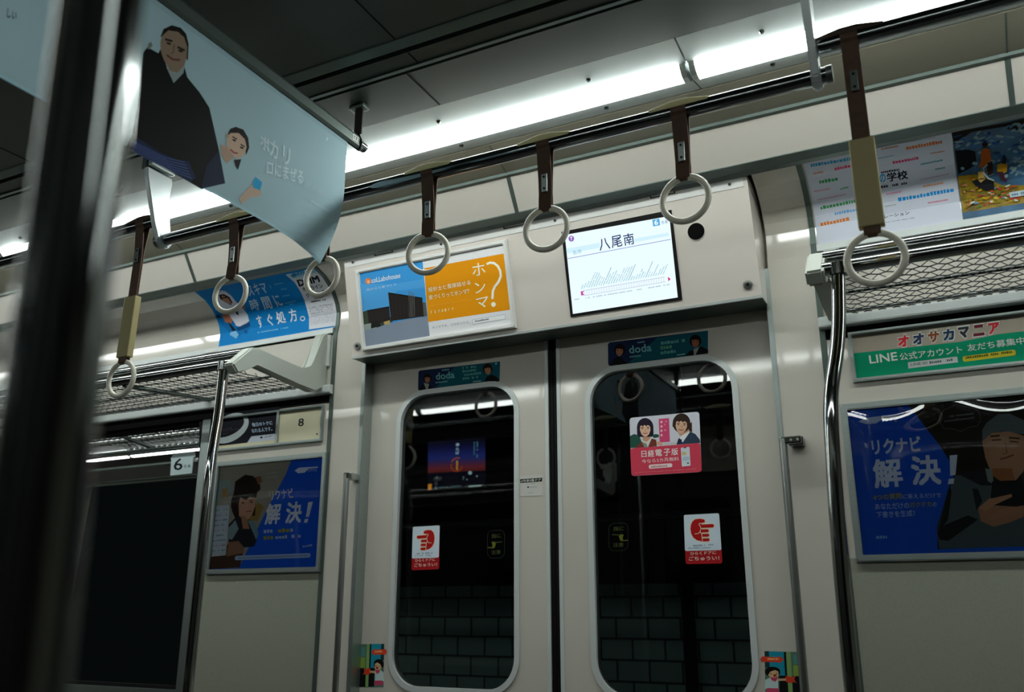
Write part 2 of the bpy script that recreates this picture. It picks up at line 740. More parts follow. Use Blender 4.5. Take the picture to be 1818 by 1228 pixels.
def lamp(x0, x1, fl, label, group=None):
    f_ = flip if fl else (lambda q: q)
    t = thing('ceiling_lamp', label, 'lamp', (x0, 2 * YC + .47 if fl else -.47, 2.35), group)
    a, b = x0 + .002, x1 - .002
    MB().prism(f_([(-.591, 2.354), (-.497, 2.3465), (-.497, 2.39), (-.591, 2.39)]), a, b).build('housing', LAMPPAN, t)
    MB().prism(f_([(-.442, 2.3335), (-.370, 2.3515), (-.370, 2.39), (-.442, 2.39)]), a, b).build('reflector', LAMPPAN, t)
    MB().prism(f_(BULGE + [(-.442, 2.36), (-.497, 2.36)]), x0 + .016, x1 - .016).build('diffuser', LIGHTF if fl else LIGHT, t)
    big = [(y + (.0015 if y > -.47 else -.0015), z - .0015) for y, z in BULGE]
    for c, d in ((x0 + .004, x0 + .018), (x1 - .018, x1 - .004)):
        MB().prism(f_(big + [(-.4405, 2.36), (-.4985, 2.36)]), c, d).build('end_cap', PAINTED, t)
    for k in range(0 if fl else 3):
        xx = x0 + .18 + k * .42
        for y, z in ((-.535, 2.3495), (-.415, 2.3395)):
            MB().tube([(xx, y, z + .002), (xx, y, z - .003), (xx, y, z - .006)], [.006, .006, .0035], 8).build('screw', CHROMED, t)
    return t


J = .595
LL = {0: 'long white ceiling lamp running above the orange advert and the display screen',
      1: 'white ceiling lamp with its end joint above the school advert',
      -1: 'white ceiling lamp passing behind the hanging advert and the ceiling bracket',
      -2: 'white ceiling lamp going on behind the blurred pole'}
for k in range(-4, 3):
    a, b = J + (k - 1) * 1.25, J + k * 1.25
    a, b = max(a, XL + .03), min(b, XR - .03)
    if b - a < .3:
        continue
    if k in LL:
        lamp(a, b, False, LL[k])
    else:
        lamp(a, b, False, 'white ceiling lamp of the same row beyond the frame', 'ceiling lamps out of view')
    lamp(a, b, True, 'white ceiling lamp over the opposite seats, mirrored in the door glass', 'ceiling lamps of the opposite side')

# ---- doors
GZ0, GZ1, GR = .915, 1.782, .085


def rrect(x0, x1, z0, z1, r, n=8):
    pts = []
    for cx, cz, a in ((x1 - r, z1 - r, 0), (x0 + r, z1 - r, 90), (x0 + r, z0 + r, 180), (x1 - r, z0 + r, 270)):
        for k in range(n + 1):
            t = R(a + 90 * k / n)
            pts.append((cx + r * math.cos(t), cz + r * math.sin(t)))
    return pts


def holed(outer, inner, y0, y1):
    x = MB()
    bm = x.bm
    es = []
    for loop in (outer, inner):
        vs = [bm.verts.new((a, y0, c)) for a, c in loop]
        es += [bm.edges.new((vs[i], vs[(i + 1) % len(vs)])) for i in range(len(vs))]
    r = bmesh.ops.triangle_fill(bm, use_beauty=True, edges=es)
    fs = [g for g in r['geom'] if isinstance(g, bmesh.types.BMFace)]
    e = bmesh.ops.extrude_face_region(bm, geom=fs)
    for v in e['geom']:
        if isinstance(v, bmesh.types.BMVert):
            v.co.y = y1
    return x


def ringmesh(outer, inner, y0, y1):
    x = MB()
    n = len(outer)
    V = [[x.bm.verts.new((a, y, c)) for a, c in l] for y in (y0, y1) for l in (outer, inner)]
    o0, i0, o1, i1 = V
    for k in range(n):
        j = (k + 1) % n
        x.bm.faces.new((o0[k], o0[j], i0[j], i0[k]))
        x.bm.faces.new((o1[j], o1[k], i1[k], i1[j]))
        x.bm.faces.new((o0[j], o0[k], o1[k], o1[j]))
        x.bm.faces.new((i0[k], i0[j], i1[j], i1[k]))
    return x


def door(nm, x0, x1, gx0, gx1, y=.045, yo=0):
    w_ = rrect(gx0 - .012, gx1 + .012, GZ0 - .012, GZ1 + .012, GR + .012)
    g = rrect(gx0, gx1, GZ0, GZ1, GR)
    d = struct(holed([(x0, 0.02), (x1, 0.02), (x1, 1.95), (x0, 1.95)], w_, y, y + .03).build(nm, CREAM))
    w2 = rrect(gx0 - .016, gx1 + .016, GZ0 - .016, GZ1 + .016, GR + .016)
    ringmesh(w2, g, y - .004, y + .028).build('window_frame', ALUL, d, True)
    g2 = rrect(gx0 - .004, gx1 + .004, GZ0 - .004, GZ1 + .004, GR + .004)
    p = MB()
    fr = [p.bm.verts.new((a, y + .0055 + .0075 * (c - GZ0), c)) for a, c in g2]
    p.bm.faces.new(fr)
    p.build('window_pane', GLASS, d)
    e = x1 if gx1 < 0 else x0
    s = 1 if gx1 < 0 else -1
    MB().box(min(e, e - s * .012), max(e, e - s * .012), y - .0025, y + .02, .02, 1.95, .001).build('edge_strip', ALUL, d)
    MB().box(min(e, e + s * .0135), max(e, e + s * .0135), y + .004, y + .028, .02, 1.95, .003).build('rubber_seal', BLACK, d)
    return d


dl = door('door_1', -.668, -.012, -.528, -.124)
dr = door('door_2', .015, .668, .120, .527)
for i, d in enumerate((dl, dr)):                # the doors across the car
    c = d.copy()
    c.name = 'door_%d' % (3 + i)
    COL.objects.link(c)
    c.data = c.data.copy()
    c.data.materials[0] = FRONT_SHADED
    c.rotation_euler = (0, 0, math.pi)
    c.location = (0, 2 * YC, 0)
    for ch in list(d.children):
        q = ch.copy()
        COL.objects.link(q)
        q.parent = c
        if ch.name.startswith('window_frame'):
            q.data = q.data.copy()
            q.data.materials[0] = FRONT_SHADED
x = MB().box(-.66, .66, .03, .09, 1.93, 2.3)
struct(x.build('door_lintel', CREAM2))
x = MB().box(-.66, .66, 2 * YC - .09, 2 * YC - .03, 1.93, 2.3)
struct(x.build('door_lintel', CREAM2))

# ---- matt panels below the posters; light falling off is also painted into their tone
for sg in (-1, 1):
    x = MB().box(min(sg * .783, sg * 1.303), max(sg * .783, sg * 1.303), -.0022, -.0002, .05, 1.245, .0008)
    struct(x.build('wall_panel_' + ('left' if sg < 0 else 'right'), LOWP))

# ---- side windows
n = 0
for fl in (False, True):
    for sg in (-1, 1):
        n += 1
        f_ = (lambda a, b: (2 * YC - b, 2 * YC - a)) if fl else (lambda a, b: (a, b))
        xs = sorted((sg * (WIN0 - .002), sg * (WIN1 + .002)))
        yy = f_(-.006, .03)
        def ring(a, ia, ya, yb):
            o_ = [(xs[0] + a, WZ0 - .01 + a), (xs[1] - a, WZ0 - .01 + a), (xs[1] - a, WZ1 + .004 - a), (xs[0] + a, WZ1 + .004 - a)]
            i_ = [(xs[0] + ia, WZ0 - .01 + ia), (xs[1] - ia, WZ0 - .01 + ia), (xs[1] - ia, WZ1 + .004 - ia), (xs[0] + ia, WZ1 + .004 - ia)]
            return ringmesh(o_, i_, ya, yb)
        wdw = struct(ring(0, .036, *yy).build('window_%d' % n, ALU))
        ring(.034, .048, *f_(.002, .03)).build('rubber_gasket', BLACK, wdw)
        g, g1 = (.006, .030) if not fl else (2 * YC - .006, 2 * YC - .030)
        p = MB()
        p.bm.faces.new([p.bm.verts.new(v) for v in ((xs[0] + .04, g, WZ0 + .03), (xs[1] - .04, g, WZ0 + .03), (xs[1] - .04, g1, WZ1 - .03), (xs[0] + .04, g1, WZ1 - .03))])
        p.build('window_pane', WINGLASS, wdw)
        q = f_(.0, .014)
        MB().box(xs[0] + .045, xs[1] - .045, q[0], q[1], 1.690, 1.695, .001).build('sash_bar', ALUD, wdw)

# ================================================================== THE COVER ABOVE THE DOORS
HP = [(-.072, 1.900), (-.145, 2.2125)]                  # its leaning face, bottom to top
HS = Surf(HP)
t = thing('door_header_cover', 'white sloping equipment cover above the two door leaves', 'panel', (0, -.1, 1.9))
x = MB().prism([(-.072, 1.900), (-.145, 2.2125), (.03, 2.214), (.03, 1.900)], -.646, .646)
x.build('cover_body', HEAD, t)
a = HS.acc[-1]
x = MB()
q0, q1 = HS.to3(0, a - .030, .0015), HS.to3(0, a - .001, .0015)
q2, q3 = HS.to3(0, a - .030, -.004), HS.to3(0, a - .001, -.004)
x.prism([(q0.y, q0.z), (q1.y, q1.z), (q3.y, q3.z), (q2.y, q2.z)], -.642, .636)
x.build('hinge_strip', WHITE, t)
x = MB().prism([(-.152, 2.2125), (-.152, 2.2165), (-.06, 2.2165), (-.06, 2.2125)], -.642, .646)
x.build('top_gap', DARK, t)
x = MB().prism([(-.0722, 1.8965), (-.0745, 1.9035), (-.066, 1.9035), (-.066, 1.8965)], -.6465, .6465)
x.build('bottom_edge', ALUL, t)
x = MB().box(-.6455, .6455, -.0655, .029, 1.8975, 1.8999)
x.build('underside_panel', ALUD, t)
# latches along the top edge
for xc in (-.49, -.03, .42):
    x = MB()
    for u0, u1, v0, v1 in ((xc - .035, xc + .035, a - .011, a - .0085), (xc - .035, xc - .032, a - .011, a), (xc + .032, xc + .035, a - .011, a), (xc - .035, xc + .035, a - .002, a + .001)):
        c = [[x.bm.verts.new(HS.to3(u, v, h)) for u, v in ((u0, v0), (u1, v0), (u1, v1), (u0, v1))] for h in (.001, .0028)]
        for i in range(4):
            j = (i + 1) % 4
            x.bm.faces.new((c[0][i], c[0][j], c[1][j], c[1][i]))
        x.bm.faces.new(c[1])
    x.build('latch', BLACK, t)
nrm = (HS.to3(0, .1, 1) - HS.to3(0, .1, 0))
for xc in (-.61, -.28, .10, .60):
    MB().tube([HS.to3(xc, a - .017, .001), HS.to3(xc, a - .017, .0045)], [.0042, .0035], 10).build('screw', CHROMED, t)
for u, v in (HS.uv((635, 614)), HS.uv((1328, 505))):
    x = MB()
    x.tube([HS.to3(u, v, -.001), HS.to3(u, v, .004), HS.to3(u, v, .0045)], [.0125, .012, .009], 20)
    o = x.build('lock', STEEL, t, True)
    x = MB()
    x.tube([HS.to3(u, v, .004), HS.to3(u, v, .0052)], .0052, 6)
    x.build('lock_socket', BLACK, o)
u, v = HS.uv((1236, 411))
x = MB()
x.tube([HS.to3(u, v, -.002), HS.to3(u, v, .002)], .0225, 32)
o = x.build('speaker_grille', DARK, t)
x = MB()
x.tube([HS.to3(u + .0235 * math.cos(k), v + .0235 * math.sin(k), .001) for k in [2 * math.pi * i / 32 for i in range(32)]], .0012, 6, closed=True)
x.build('grille_rim', HEAD, o)

# ---- framed advert on the cover
K = Crop(560, 340, 3.41)
r_ = rect(HS, [K(240, 478), K(1165, 290), K(1220, 825), K(300, 965)])
u0, u1, v0, v1 = r_
t = thing('framed_advert', 'white framed advert, orange half and house photo, on the door cover', 'advert', tuple(HS.to3((u0 + u1) / 2, v0)))
frame(HS, u0, u1, v0, v1, .013, 0, .011, 'frame', WHITE, t, .003)
P = Print(HS, Crop(640, 430, 6.464), h=.004)
A = rect(HS, [P.cr(-10, 350), P.cr(1655, 20), P.cr(1740, 945), P.cr(55, 1200)])
P.face([(u0 + .010, v0 + .010), (u1 - .010, v0 + .010), (u1 - .010, v1 - .010), (u0 + .010, v1 - .010)], 'f1f1f4')
P.up()
P.quad((0, 352), (720, 214), (802, 1075), (58, 1196), '3f9fe6')                    # sky
P.quad((738, 300), (1650, 130), (1722, 775), (785, 915), 'f09c05')                 # orange half
P.line([(735, 210), (1640, 32)], 9, '3a3a55')
P.up()
P.poly([(0, 480), (40, 800), (330, 730), (420, 560), (740, 520), (735, 420), (400, 480)], '52a9ea')
P.poly([(40, 1015), (400, 920), (560, 880), (778, 850), (802, 1075), (58, 1196)], '8b98ab')
P.poly([(40, 1010), (36, 800), (90, 780), (300, 760), (380, 910), (200, 980)], '3d4a3a')
P.poly([(700, 690), (755, 690), (772, 845), (720, 860)], '59605a')
P.up()
P.poly([(85, 780), (338, 735), (352, 905), (105, 950)], '2a2422')                  # low wing
P.poly([(325, 575), (718, 635), (735, 850), (360, 905)], '2c2624')                 # tall house
P.poly([(45, 945), (190, 915), (195, 985), (50, 1010)], '9aa4a2')
P.poly([(130, 925), (215, 905), (250, 960), (130, 990)], '1f2320')
P.up()
P.poly([(85, 780), (338, 735), (340, 748), (90, 795)], '151212')
P.poly([(325, 575), (718, 635), (718, 648), (330, 592)], '151212')
P.poly([(275, 915), (345, 895), (350, 940), (285, 945)], 'c8ab6a')
for k in range(5):
    P.line([(560 + k * 16, 560 + k * 6), (572 + k * 14, 860 - k * 3)], 5, '6a6e6a')
for k in range(9):
    P.line([(350 + k * 42, 610 + k * 6), (366 + k * 42, 895 - k * 6)], 2.5, '17130f')
P.oval((98, 447), 34, 36, 'ee8a4a')
P.up()
P.oval((100, 455), 15, 18, 'f6c9a2')
P.text('coLLabohouse', (138, 470), (468, 408), (133, 412), 'eef6fb', .008)
P.text('設計士と家づくり', (80, 560), (420, 497), (78, 535), 'd3e8f4')
P.text('設計士と直接話せる', (790, 572), (1275, 487), (783, 520), 'fff3d8', .012)
P.text('家づくりってホンマ？', (798, 662), (1258, 585), (792, 610), 'fff3d8', .012)
P.line([(800, 730), (1290, 655)], 3, 'f5b545')
for ch, cx in zip('family?', (822, 868, 912, 950, 985, 1025, 1068)):
    cy = 805 - (cx - 822) * .155
    P.text(ch, (cx - 9, cy + 16), (cx + 9, cy + 13), (cx - 11, cy - 16), 'fbe3b0', .01)
P.text('ホ', (1300, 395), (1445, 370), (1285, 255), 'fffbe8', .0)
P.text('ン', (1330, 590), (1450, 570), (1315, 470), 'fffbe8', .0)
P.text('マ', (1345, 765), (1480, 735), (1335, 650), 'fffbe8', .0)
P.line([(1462, 250), (1495, 236), (1540, 240), (1585, 275), (1612, 330), (1618, 390), (1595, 450), (1550, 510), (1528, 560), (1522, 645)], 26, 'fffbe8')
P.oval((1534, 714), 26, 28, 'fffbe8')
P.text('ホンマです。コラボハウス。', (835, 995), (1265, 930), (830, 965), '8a90a4')
P.quad((1292, 890), (1668, 828), (1672, 880), (1298, 942), 'fbfbfd')
P.up()
P.line([(1292, 890), (1668, 828), (1672, 880), (1298, 942), (1292, 890)], 3, '8fa9c0')
P.small((1325, 915), (1480, 890), 18, '6b7186')
P.build('print', t)

# ---- passenger display
K = Crop(1000, 370, 6.141)
u0, u1, v0, v1 = rect(HS, [K(-8, 250), K(1190, 18), K(1290, 985), K(75, 1190)])
t = thing('display_screen', 'lit passenger display with station name and line map on the door cover', 'screen', tuple(HS.to3((u0 + u1) / 2, v0)))
SCREEN = .66


def glow(hx, k=1.0):
    n_ = 'screen_' + hx
    return bpy.data.materials.get(n_) or emit(n_, hexc(hx), k * SCREEN)


slab(HS, u0, u1, v0, v1, -.002, .0030, 'bezel', BLACK, t)
P = Print(HS, K, h=.0034)
P.quad((22, 290), (1160, 85), (1252, 970), (110, 1150), glow('e4f4fb'))
P.up()
P.poly([(40, 440), (400, 375), (405, 430), (45, 495)], glow('cbe9f4'))
P.poly([(780, 330), (1150, 265), (1155, 300), (785, 370)], glow('cbe9f4'))
P.up()
P.line([(55, 548), (1175, 338)], 6, glow('6b78c0'))
P.text('八', (405, 465), (520, 440), (385, 340), glow('17305e'), .01)
P.text('尾', (538, 435), (652, 412), (522, 308), glow('17305e'), .01)
P.text('南', (672, 410), (783, 388), (655, 285), glow('17305e'), .01)
P.text('各停', (112, 510), (208, 492), (103, 462), glow('7bb7c8'))
P.oval((93, 330), 31, 33, glow('8d63b4'))
P.quad((975, 125), (1052, 112), (1060, 185), (984, 198), glow('5aa9d8'))
P.text('号車', (1075, 178), (1148, 164), (1068, 140), glow('5f8fb0'))
P.up()
P.text('T', (82, 352), (108, 348), (79, 312), glow('f2f2ff'), .03)
P.text('6', (1000, 185), (1040, 178), (993, 130), glow('eef8ff'), .02)
hs = [60, 80, 105, 215, 210, 195, 150, 125, 110, 250, 150, 165, 190, 130, 120, 200, 205, 205, 205, 230, 60, 50, 70, 145, 95, 75, 225, 70, 60, 170, 40, 90, 120, 140]
for k, h in enumerate(hs):
    x0 = 205 + k * 27
    y0 = 880 - k * 4.85
    h *= .78
    P.small((x0, y0), (x0 + h * .44, y0 - h), 10, glow('8fbcc8' if h < 170 else '6fa6b8'), .8)
P.line([(225, 897), (1110, 748)], 4, glow('9d98b8'))
P.line([(235, 950), (1118, 800)], 4, glow('9d98b8'))
for k in range(33):
    x0, y0 = 232 + k * 27, 895 - k * 4.55
    P.line([(x0, y0 + 5), (x0 + 7, y0 + 45)], 3, glow('b6b4d0'))
P.small((250, 985), (1165, 835), 14, glow('a9bcc8'), .6)
P.small((125, 1000), (185, 990), 12, glow('9fb3c0'))
P.poly([(195, 905), (232, 898), (218, 922), (238, 945), (200, 950)], glow('c34aa0'))
P.poly([(1143, 745), (1176, 770), (1150, 795)], glow('d0267a'))
P.build('display', t)

# ================================================================== STICKERS ON THE DOOR LEAVES AND GLASS
LS = Surf([(.045, 0), (.045, 2)])             # painted leaf
GS = Surf([(.0500 - .0075 * .915, 0), (.0500 + .0075 * 1.085, 2)])             # its glass
WS = Surf([(0, 0), (0, 2)])                   # side wall


def sticker(P, name, label, cat='sticker', group=None):
    o = P.build(name)
    me = o.data                               # carry the origin to the sticker itself
    c = sum((v.co for v in me.vertices), Vector()) / len(me.vertices)
    me.transform(Matrix.Translation(-c))
    o.location = c
    return tag(o, label, cat, group)


def head(P, c, s, skin, hair, tilt=0.0, long=False):
    """a small printed portrait: hair, face, brows, eyes, mouth"""
    def q(x, y):
        return (c[0] + s * (x * math.cos(tilt) - y * math.sin(tilt)), c[1] + s * (x * math.sin(tilt) + y * math.cos(tilt)))
    P.oval(q(0, -.10), 1.0 * s, 1.1 * s, hair, tilt, 22)
    e = 1.0 if long else .45
    P.poly([q(-1.0, -.2), q(-1.0, e - .15), q(-.78, e + .1), q(.78, e + .1), q(1.0, e - .15), q(1.0, -.2)], hair)
    P.up()
    P.poly([q(-.6, -.22), q(-.42, -.30), q(-.3, -.18), q(-.05, -.36), q(.12, -.2), q(.35, -.34), q(.6, -.15), q(.64, .3), q(.46, .78), q(.14, 1.06), q(-.14, 1.06), q(-.46, .78), q(-.64, .3)], skin)
    P.up()
    dk = '3a2a22'
    P.line([q(-.5, -.05), q(-.2, -.08)], .08 * s, dk)
    P.line([q(.2, -.08), q(.5, -.05)], .08 * s, dk)
    P.oval(q(-.34, .1), .11 * s, .05 * s, '1c1614', tilt)
    P.oval(q(.34, .1), .11 * s, .05 * s, '1c1614', tilt)
    P.line([q(.02, .12), q(.08, .4), q(-.06, .42)], .04 * s, 'a87a5e')
    P.line([q(-.25, .64), q(0, .7), q(.25, .64)], .09 * s, '9a4a42')


def career(cr, quad_, teal, left_photo, label):
    P = Print(LS, cr, h=.0005)
    P.rnd(*quad_, .12, '1a2c52')
    P.up()
    P.poly(teal, '0f5f70')
    P.up()
    return P


D1, D2 = Crop(730, 640, 10.694), Crop(1070, 585, 9.09)
P = career(D1, ((140, 190), (1690, 15), (1680, 395), (130, 570)), [(830, 115), (1690, 15), (1680, 390), (450, 530), (600, 380)], 0, '')
P.poly([(160, 560), (190, 480), (245, 430), (340, 440), (400, 500), (420, 535)], '15161c')
P.poly([(1385, 412), (1430, 310), (1530, 260), (1640, 320), (1680, 390)], '101318')
P.up()
P.poly([(240, 425), (345, 445), (315, 550), (290, 555)], 'a9a9a4')
head(P, (312, 340), 78, 'b5785a', '1c1512', .05)
head(P, (1455, 165), 92, 'cf9670', '2a1711', -.1)
P.text('doda', (478, 368), (832, 330), (465, 235), '7fc6cc', .02)
P.small((590, 195), (735, 180), 26, '7fc6cc')
P.small((470, 432), (700, 408), 30, '6fb8c0')
for k, (b, c) in enumerate(((980, 1245), (980, 1240), (975, 1330), (985, 1285))):
    y0 = 160 + k * 68
    P.small((b, y0), (c, y0 - (c - b) * .11), 44, '5fb0a6')
P.small((1180, 412), (1330, 395), 24, '8fd0d0')
P.small((1600, 80), (1660, 70), 50, '7fc6cc')
sticker(P, 'door_sticker', 'slim teal sticker above the door glass whose window carries the night poster behind')
P = career(D2, ((85, 210), (1700, 15), (1700, 385), (90, 590)), [(880, 130), (1700, 15), (1700, 380), (400, 545), (620, 370)], 0, '')
P.poly([(120, 585), (170, 480), (250, 430), (330, 480), (400, 550)], '14151a')
P.poly([(1335, 425), (1400, 350), (1480, 320), (1590, 270), (1705, 330), (1700, 385)], '15161c')
P.up()
P.poly([(1465, 320), (1560, 280), (1500, 410), (1475, 410)], 'a3aaa6')
head(P, (275, 335), 88, 'bb8263', '241511', .1)
head(P, (1498, 190), 92, 'b0694f', '14110f', 0)
P.text('doda', (435, 390), (795, 348), (420, 265), '7fc6cc', .02)
P.small((540, 225), (680, 208), 24, '7fc6cc')
P.small((440, 455), (655, 430), 30, '6fb8c0')
for k, (b, c) in enumerate(((945, 1330), (940, 1120), (940, 1180))):
    y0 = 245 + k * 78
    P.small((b, y0), (c, y0 - (c - b) * .12), 52, ('68b4b4', '5fae8c', '5fb4b0')[k])
P.small((1180, 425), (1330, 405), 24, '8fd0d0')
P.small((1610, 90), (1665, 82), 46, '7fc6cc')
sticker(P, 'door_sticker', 'slim teal sticker above the door glass that carries the pink newspaper sticker')

# pink newspaper sticker
N = Crop(1100, 720, 8.769)
P = Print(GS, N, h=.0005)
P.rnd((155, 190), (1240, 92), (1280, 1030), (185, 1095), .06, 'dfe0ec')
P.up()
P.rnd((166, 665), (1258, 580), (1281, 1028), (186, 1093), .1, 'e0475f')
P.poly([(165, 470), (230, 440), (310, 470), (350, 580), (230, 655), (167, 660)], '2c5a4c')
P.poly([(500, 465), (560, 440), (612, 450), (612, 490), (540, 505)], '2c5a4c')
P.quad((610, 205), (770, 192), (785, 560), (625, 575), 'e2507e')
P.quad((690, 585), (885, 565), (888, 605), (690, 620), 'd4d2d2')
P.up()
P.poly([(230, 660), (345, 560), (420, 600), (500, 510), (570, 530), (580, 630)], '7c3f33')
P.poly([(345, 545), (395, 520), (480, 490), (500, 510), (440, 650), (390, 645)], 'ece6da')
P.poly([(885, 605), (925, 510), (1090, 400), (1180, 440), (1250, 530), (1255, 580)], '33455a')
P.poly([(940, 520), (950, 470), (1070, 395), (1095, 410), (985, 570)], 'f1f1f4')
P.up()
P.poly([(890, 603), (915, 515), (975, 525), (950, 600)], '232c48')
P.poly([(345, 560), (420, 590), (440, 650), (390, 650)], '8f9a92')
P.poly([(580, 600), (585, 555), (640, 560), (685, 605), (640, 632)], 'e0ad92')
P.poly([(940, 470), (905, 400), (1085, 330), (1085, 395), (960, 470)], 'd9a488')
P.poly([(360, 490), (480, 450), (480, 510), (420, 565), (365, 540)], 'd8a285')
head(P, (400, 345), 128, 'efc2a4', '2a2133', -.02, True)
head(P, (965, 285), 138, 'e6b89a', '3a2a22', .06)
P.up()
P.poly([(1060, 330), (1125, 250), (1130, 410), (1095, 400)], '3a2a22')
P.text('日', (345, 805), (425, 800), (340, 705), 'ffe9ea', .02)
P.text('経', (445, 800), (545, 792), (440, 695), 'ffe9ea', .02)
P.text('電', (560, 790), (665, 782), (556, 685), 'ffe9ea', .02)
P.text('子', (690, 785), (795, 775), (685, 675), 'ffe9ea', .02)
P.text('版', (810, 775), (915, 765), (806, 668), 'ffe9ea', .02)
P.text('今なら2カ月無料', (352, 900), (930, 855), (345, 838), 'ffd9dc', .01)
P.rnd((455, 920), (822, 895), (825, 955), (458, 985), .5, 'fbe9ea')
P.rnd((955, 655), (1090, 640), (1108, 935), (972, 950), .12, 'dfe6ee')
P.up()
P.small((490, 968), (745, 948), 30, 'd9868e')
P.quad((1000, 648), (1040, 645), (1040, 660), (1000, 662), '33333a')
P.oval((1005, 745), 40, 28, 'd8c98a')
P.quad((980, 800), (1090, 790), (1095, 850), (985, 860), 'bcd0e4')
P.oval((1068, 893), 16, 12, '3a5548')
for k in range(4):
    P.oval((655, 255 + k * 68), 17, 20, 'ffd0da')
    P.small((700 + 0, 260 + k * 45), (738, 256 + k * 45), 26, 'f6a9c0')
P.small((240, 1050), (1200, 990), 12, 'ee8492')
sticker(P, 'window_sticker', 'pink and white newspaper sticker with two smiling faces on the door glass')

# pointing hand stickers
def hand_sticker(cr, W, label):
    """W maps unit square of the white card: x to the way the finger points"""
    P = Print(GS, cr, h=.0005)
    a, b, c, d, e, f_ = W                   # TL TR, card bottom right, left, red bottom right, left
    P.rnd(a, b, e, f_, .07, 'b01c22')
    P.up()
    P.rnd(a, b, c, d, .05, 'dbeaf6')
    P.up()
    return P


W1 = ((160, 185), (748, 150), (728, 850), (140, 875), (735, 1105), (130, 1130))
W2 = ((100, 155), (800, 120), (850, 850), (125, 870), (870, 1115), (140, 1130))
for k, (cr, W, lb) in enumerate(((Crop(720, 920, 12.275), W1, 'red and white hand sticker pointing towards the framed wall poster beside the door'),
                                 (Crop(1205, 900, 11.167), W2, 'red and white hand sticker below the pink newspaper sticker'))):
    P = hand_sticker(cr, W, lb)
    A, B, C, D = [Vector(q) for q in W[:4]]

    def h(x, y):
        if k == 1:
            x = 1 - x
        return tuple(A * (1 - x) * (1 - y) + B * x * (1 - y) + C * x * y + D * (1 - x) * y)
    red, seam = 'b9191c', 'f2d9b8'

    def U(px, py):
        return h((px - 160) / 585, (py - 170) / 700)

    def hand(grow, col):
        gx = grow
        P.poly([U(*q) for q in ((400 - gx, 300), (415, 275 - gx), (480, 258 - gx), (560, 265 - gx), (605 + gx * .7, 305 - gx * .7), (632 + gx, 370), (642 + gx, 450), (632 + gx, 540), (600 + gx * .7, 615 + gx * .7), (545, 668 + gx), (470, 692 + gx), (455 - gx, 692), (458 - gx, 345), (405 - gx, 330))], col)
        for x0_, x1_, y_, w_ in ((285, 470, 403, 66), (372, 462, 494, 58), (368, 462, 580, 56), (368, 462, 667, 58)):
            r_ = w_ / 2 + gx
            pts = [U(x0_ + r_ * math.cos(R(a_)) * .9, y_ + r_ * math.sin(R(a_))) for a_ in range(90, 271, 20)]
            P.poly(pts + [U(x1_ + 8, y_ - r_), U(x1_ + 8, y_ + r_)], col)
    hand(15, 'f3dcc4')
    P.up()
    hand(0, red)
    P.up()
    wd = 13
    P.line([U(*q) for q in ((335, 452), (440, 448), (470, 440))], wd, seam)
    P.line([U(*q) for q in ((340, 537), (460, 533))], wd, seam)
    P.line([U(*q) for q in ((335, 625), (460, 620))], wd, seam)
    P.line([U(*q) for q in ((395, 345), (455, 350), (490, 345), (500, 365), (480, 400), (472, 445), (485, 500), (515, 538), (575, 545))], wd, seam)
    P.line([U(*q) for q in ((485, 510), (462, 560), (458, 692))], wd, seam)
    P.up()
    Q = P.cr
    if k == 0:
        P.small((250, 785), (610, 765), 34, '9aa8b4', .6)
        P.small((215, 830), (560, 815), 26, 'a5b4bf', .5)
        P.text('ひらくドアに', (215, 955), (645, 925), (215, 885), 'f0cfc0', .02)
        P.text('ごちゅうい！', (195, 1060), (690, 1040), (195, 980), 'f0cfc0', .02)
    else:
        P.small((290, 780), (690, 755), 34, '9aa8b4', .6)
        P.small((190, 825), (640, 810), 26, 'a5b4bf', .5)
        P.text('ひらくドアに', (235, 955), (745, 930), (230, 890), 'f0cfc0', .02)
        P.text('ごちゅうい！', (205, 1065), (810, 1050), (200, 980), 'f0cfc0', .02)
    sticker(P, 'warning_sticker', lb)

# small clear stickers with yellow finger mark
for cr, c0, sg, lb in ((Crop(850, 925, 15.35), (475, 625), 1, 'small clear yellow lettered sticker on the glass beside the narrow door notice'),
                       (Crop(1020, 880, 3.529), (276, 257), -1, 'small clear yellow lettered sticker on the glass under the pink newspaper sticker')):
    f = 1.0 if sg > 0 else 3.529 / 15.35
    P = Print(GS, cr, h=.0005)
    def z(x_, y_):
        return (c0[0] + (x_ - 475) * f * (1 if sg > 0 else 1.12), c0[1] + (y_ - 625) * f * 1.0)
    ol = [(240, 380), (270, 310), (330, 262), (480, 245), (620, 248), (680, 300), (705, 370), (705, 870), (670, 940), (600, 1000), (330, 1005), (280, 950), (240, 880), (240, 380)]
    P.line([z(*q) for q in ol], 8 * f, '3a443c')
    P.text('指に', z(350, 465), z(615, 450), z(345, 345), '46522c', .01)
    P.text('注意', z(345, 905), z(600, 890), z(340, 790), '46522c', .01)
    m_ = lambda q: z(q[0] if sg > 0 else 950 - q[0], q[1])
    P.poly([m_(q) for q in ((350, 560), (440, 555), (470, 600), (440, 700), (425, 730), (360, 735), (375, 650))], '66701e')
    P.line([m_((440, 580)), m_((630, 560))], 30 * f, '3c452a')
    P.line([m_((250, 715)), m_((380, 725))], 30 * f, '565f30')
    sticker(P, 'warning_sticker', lb)

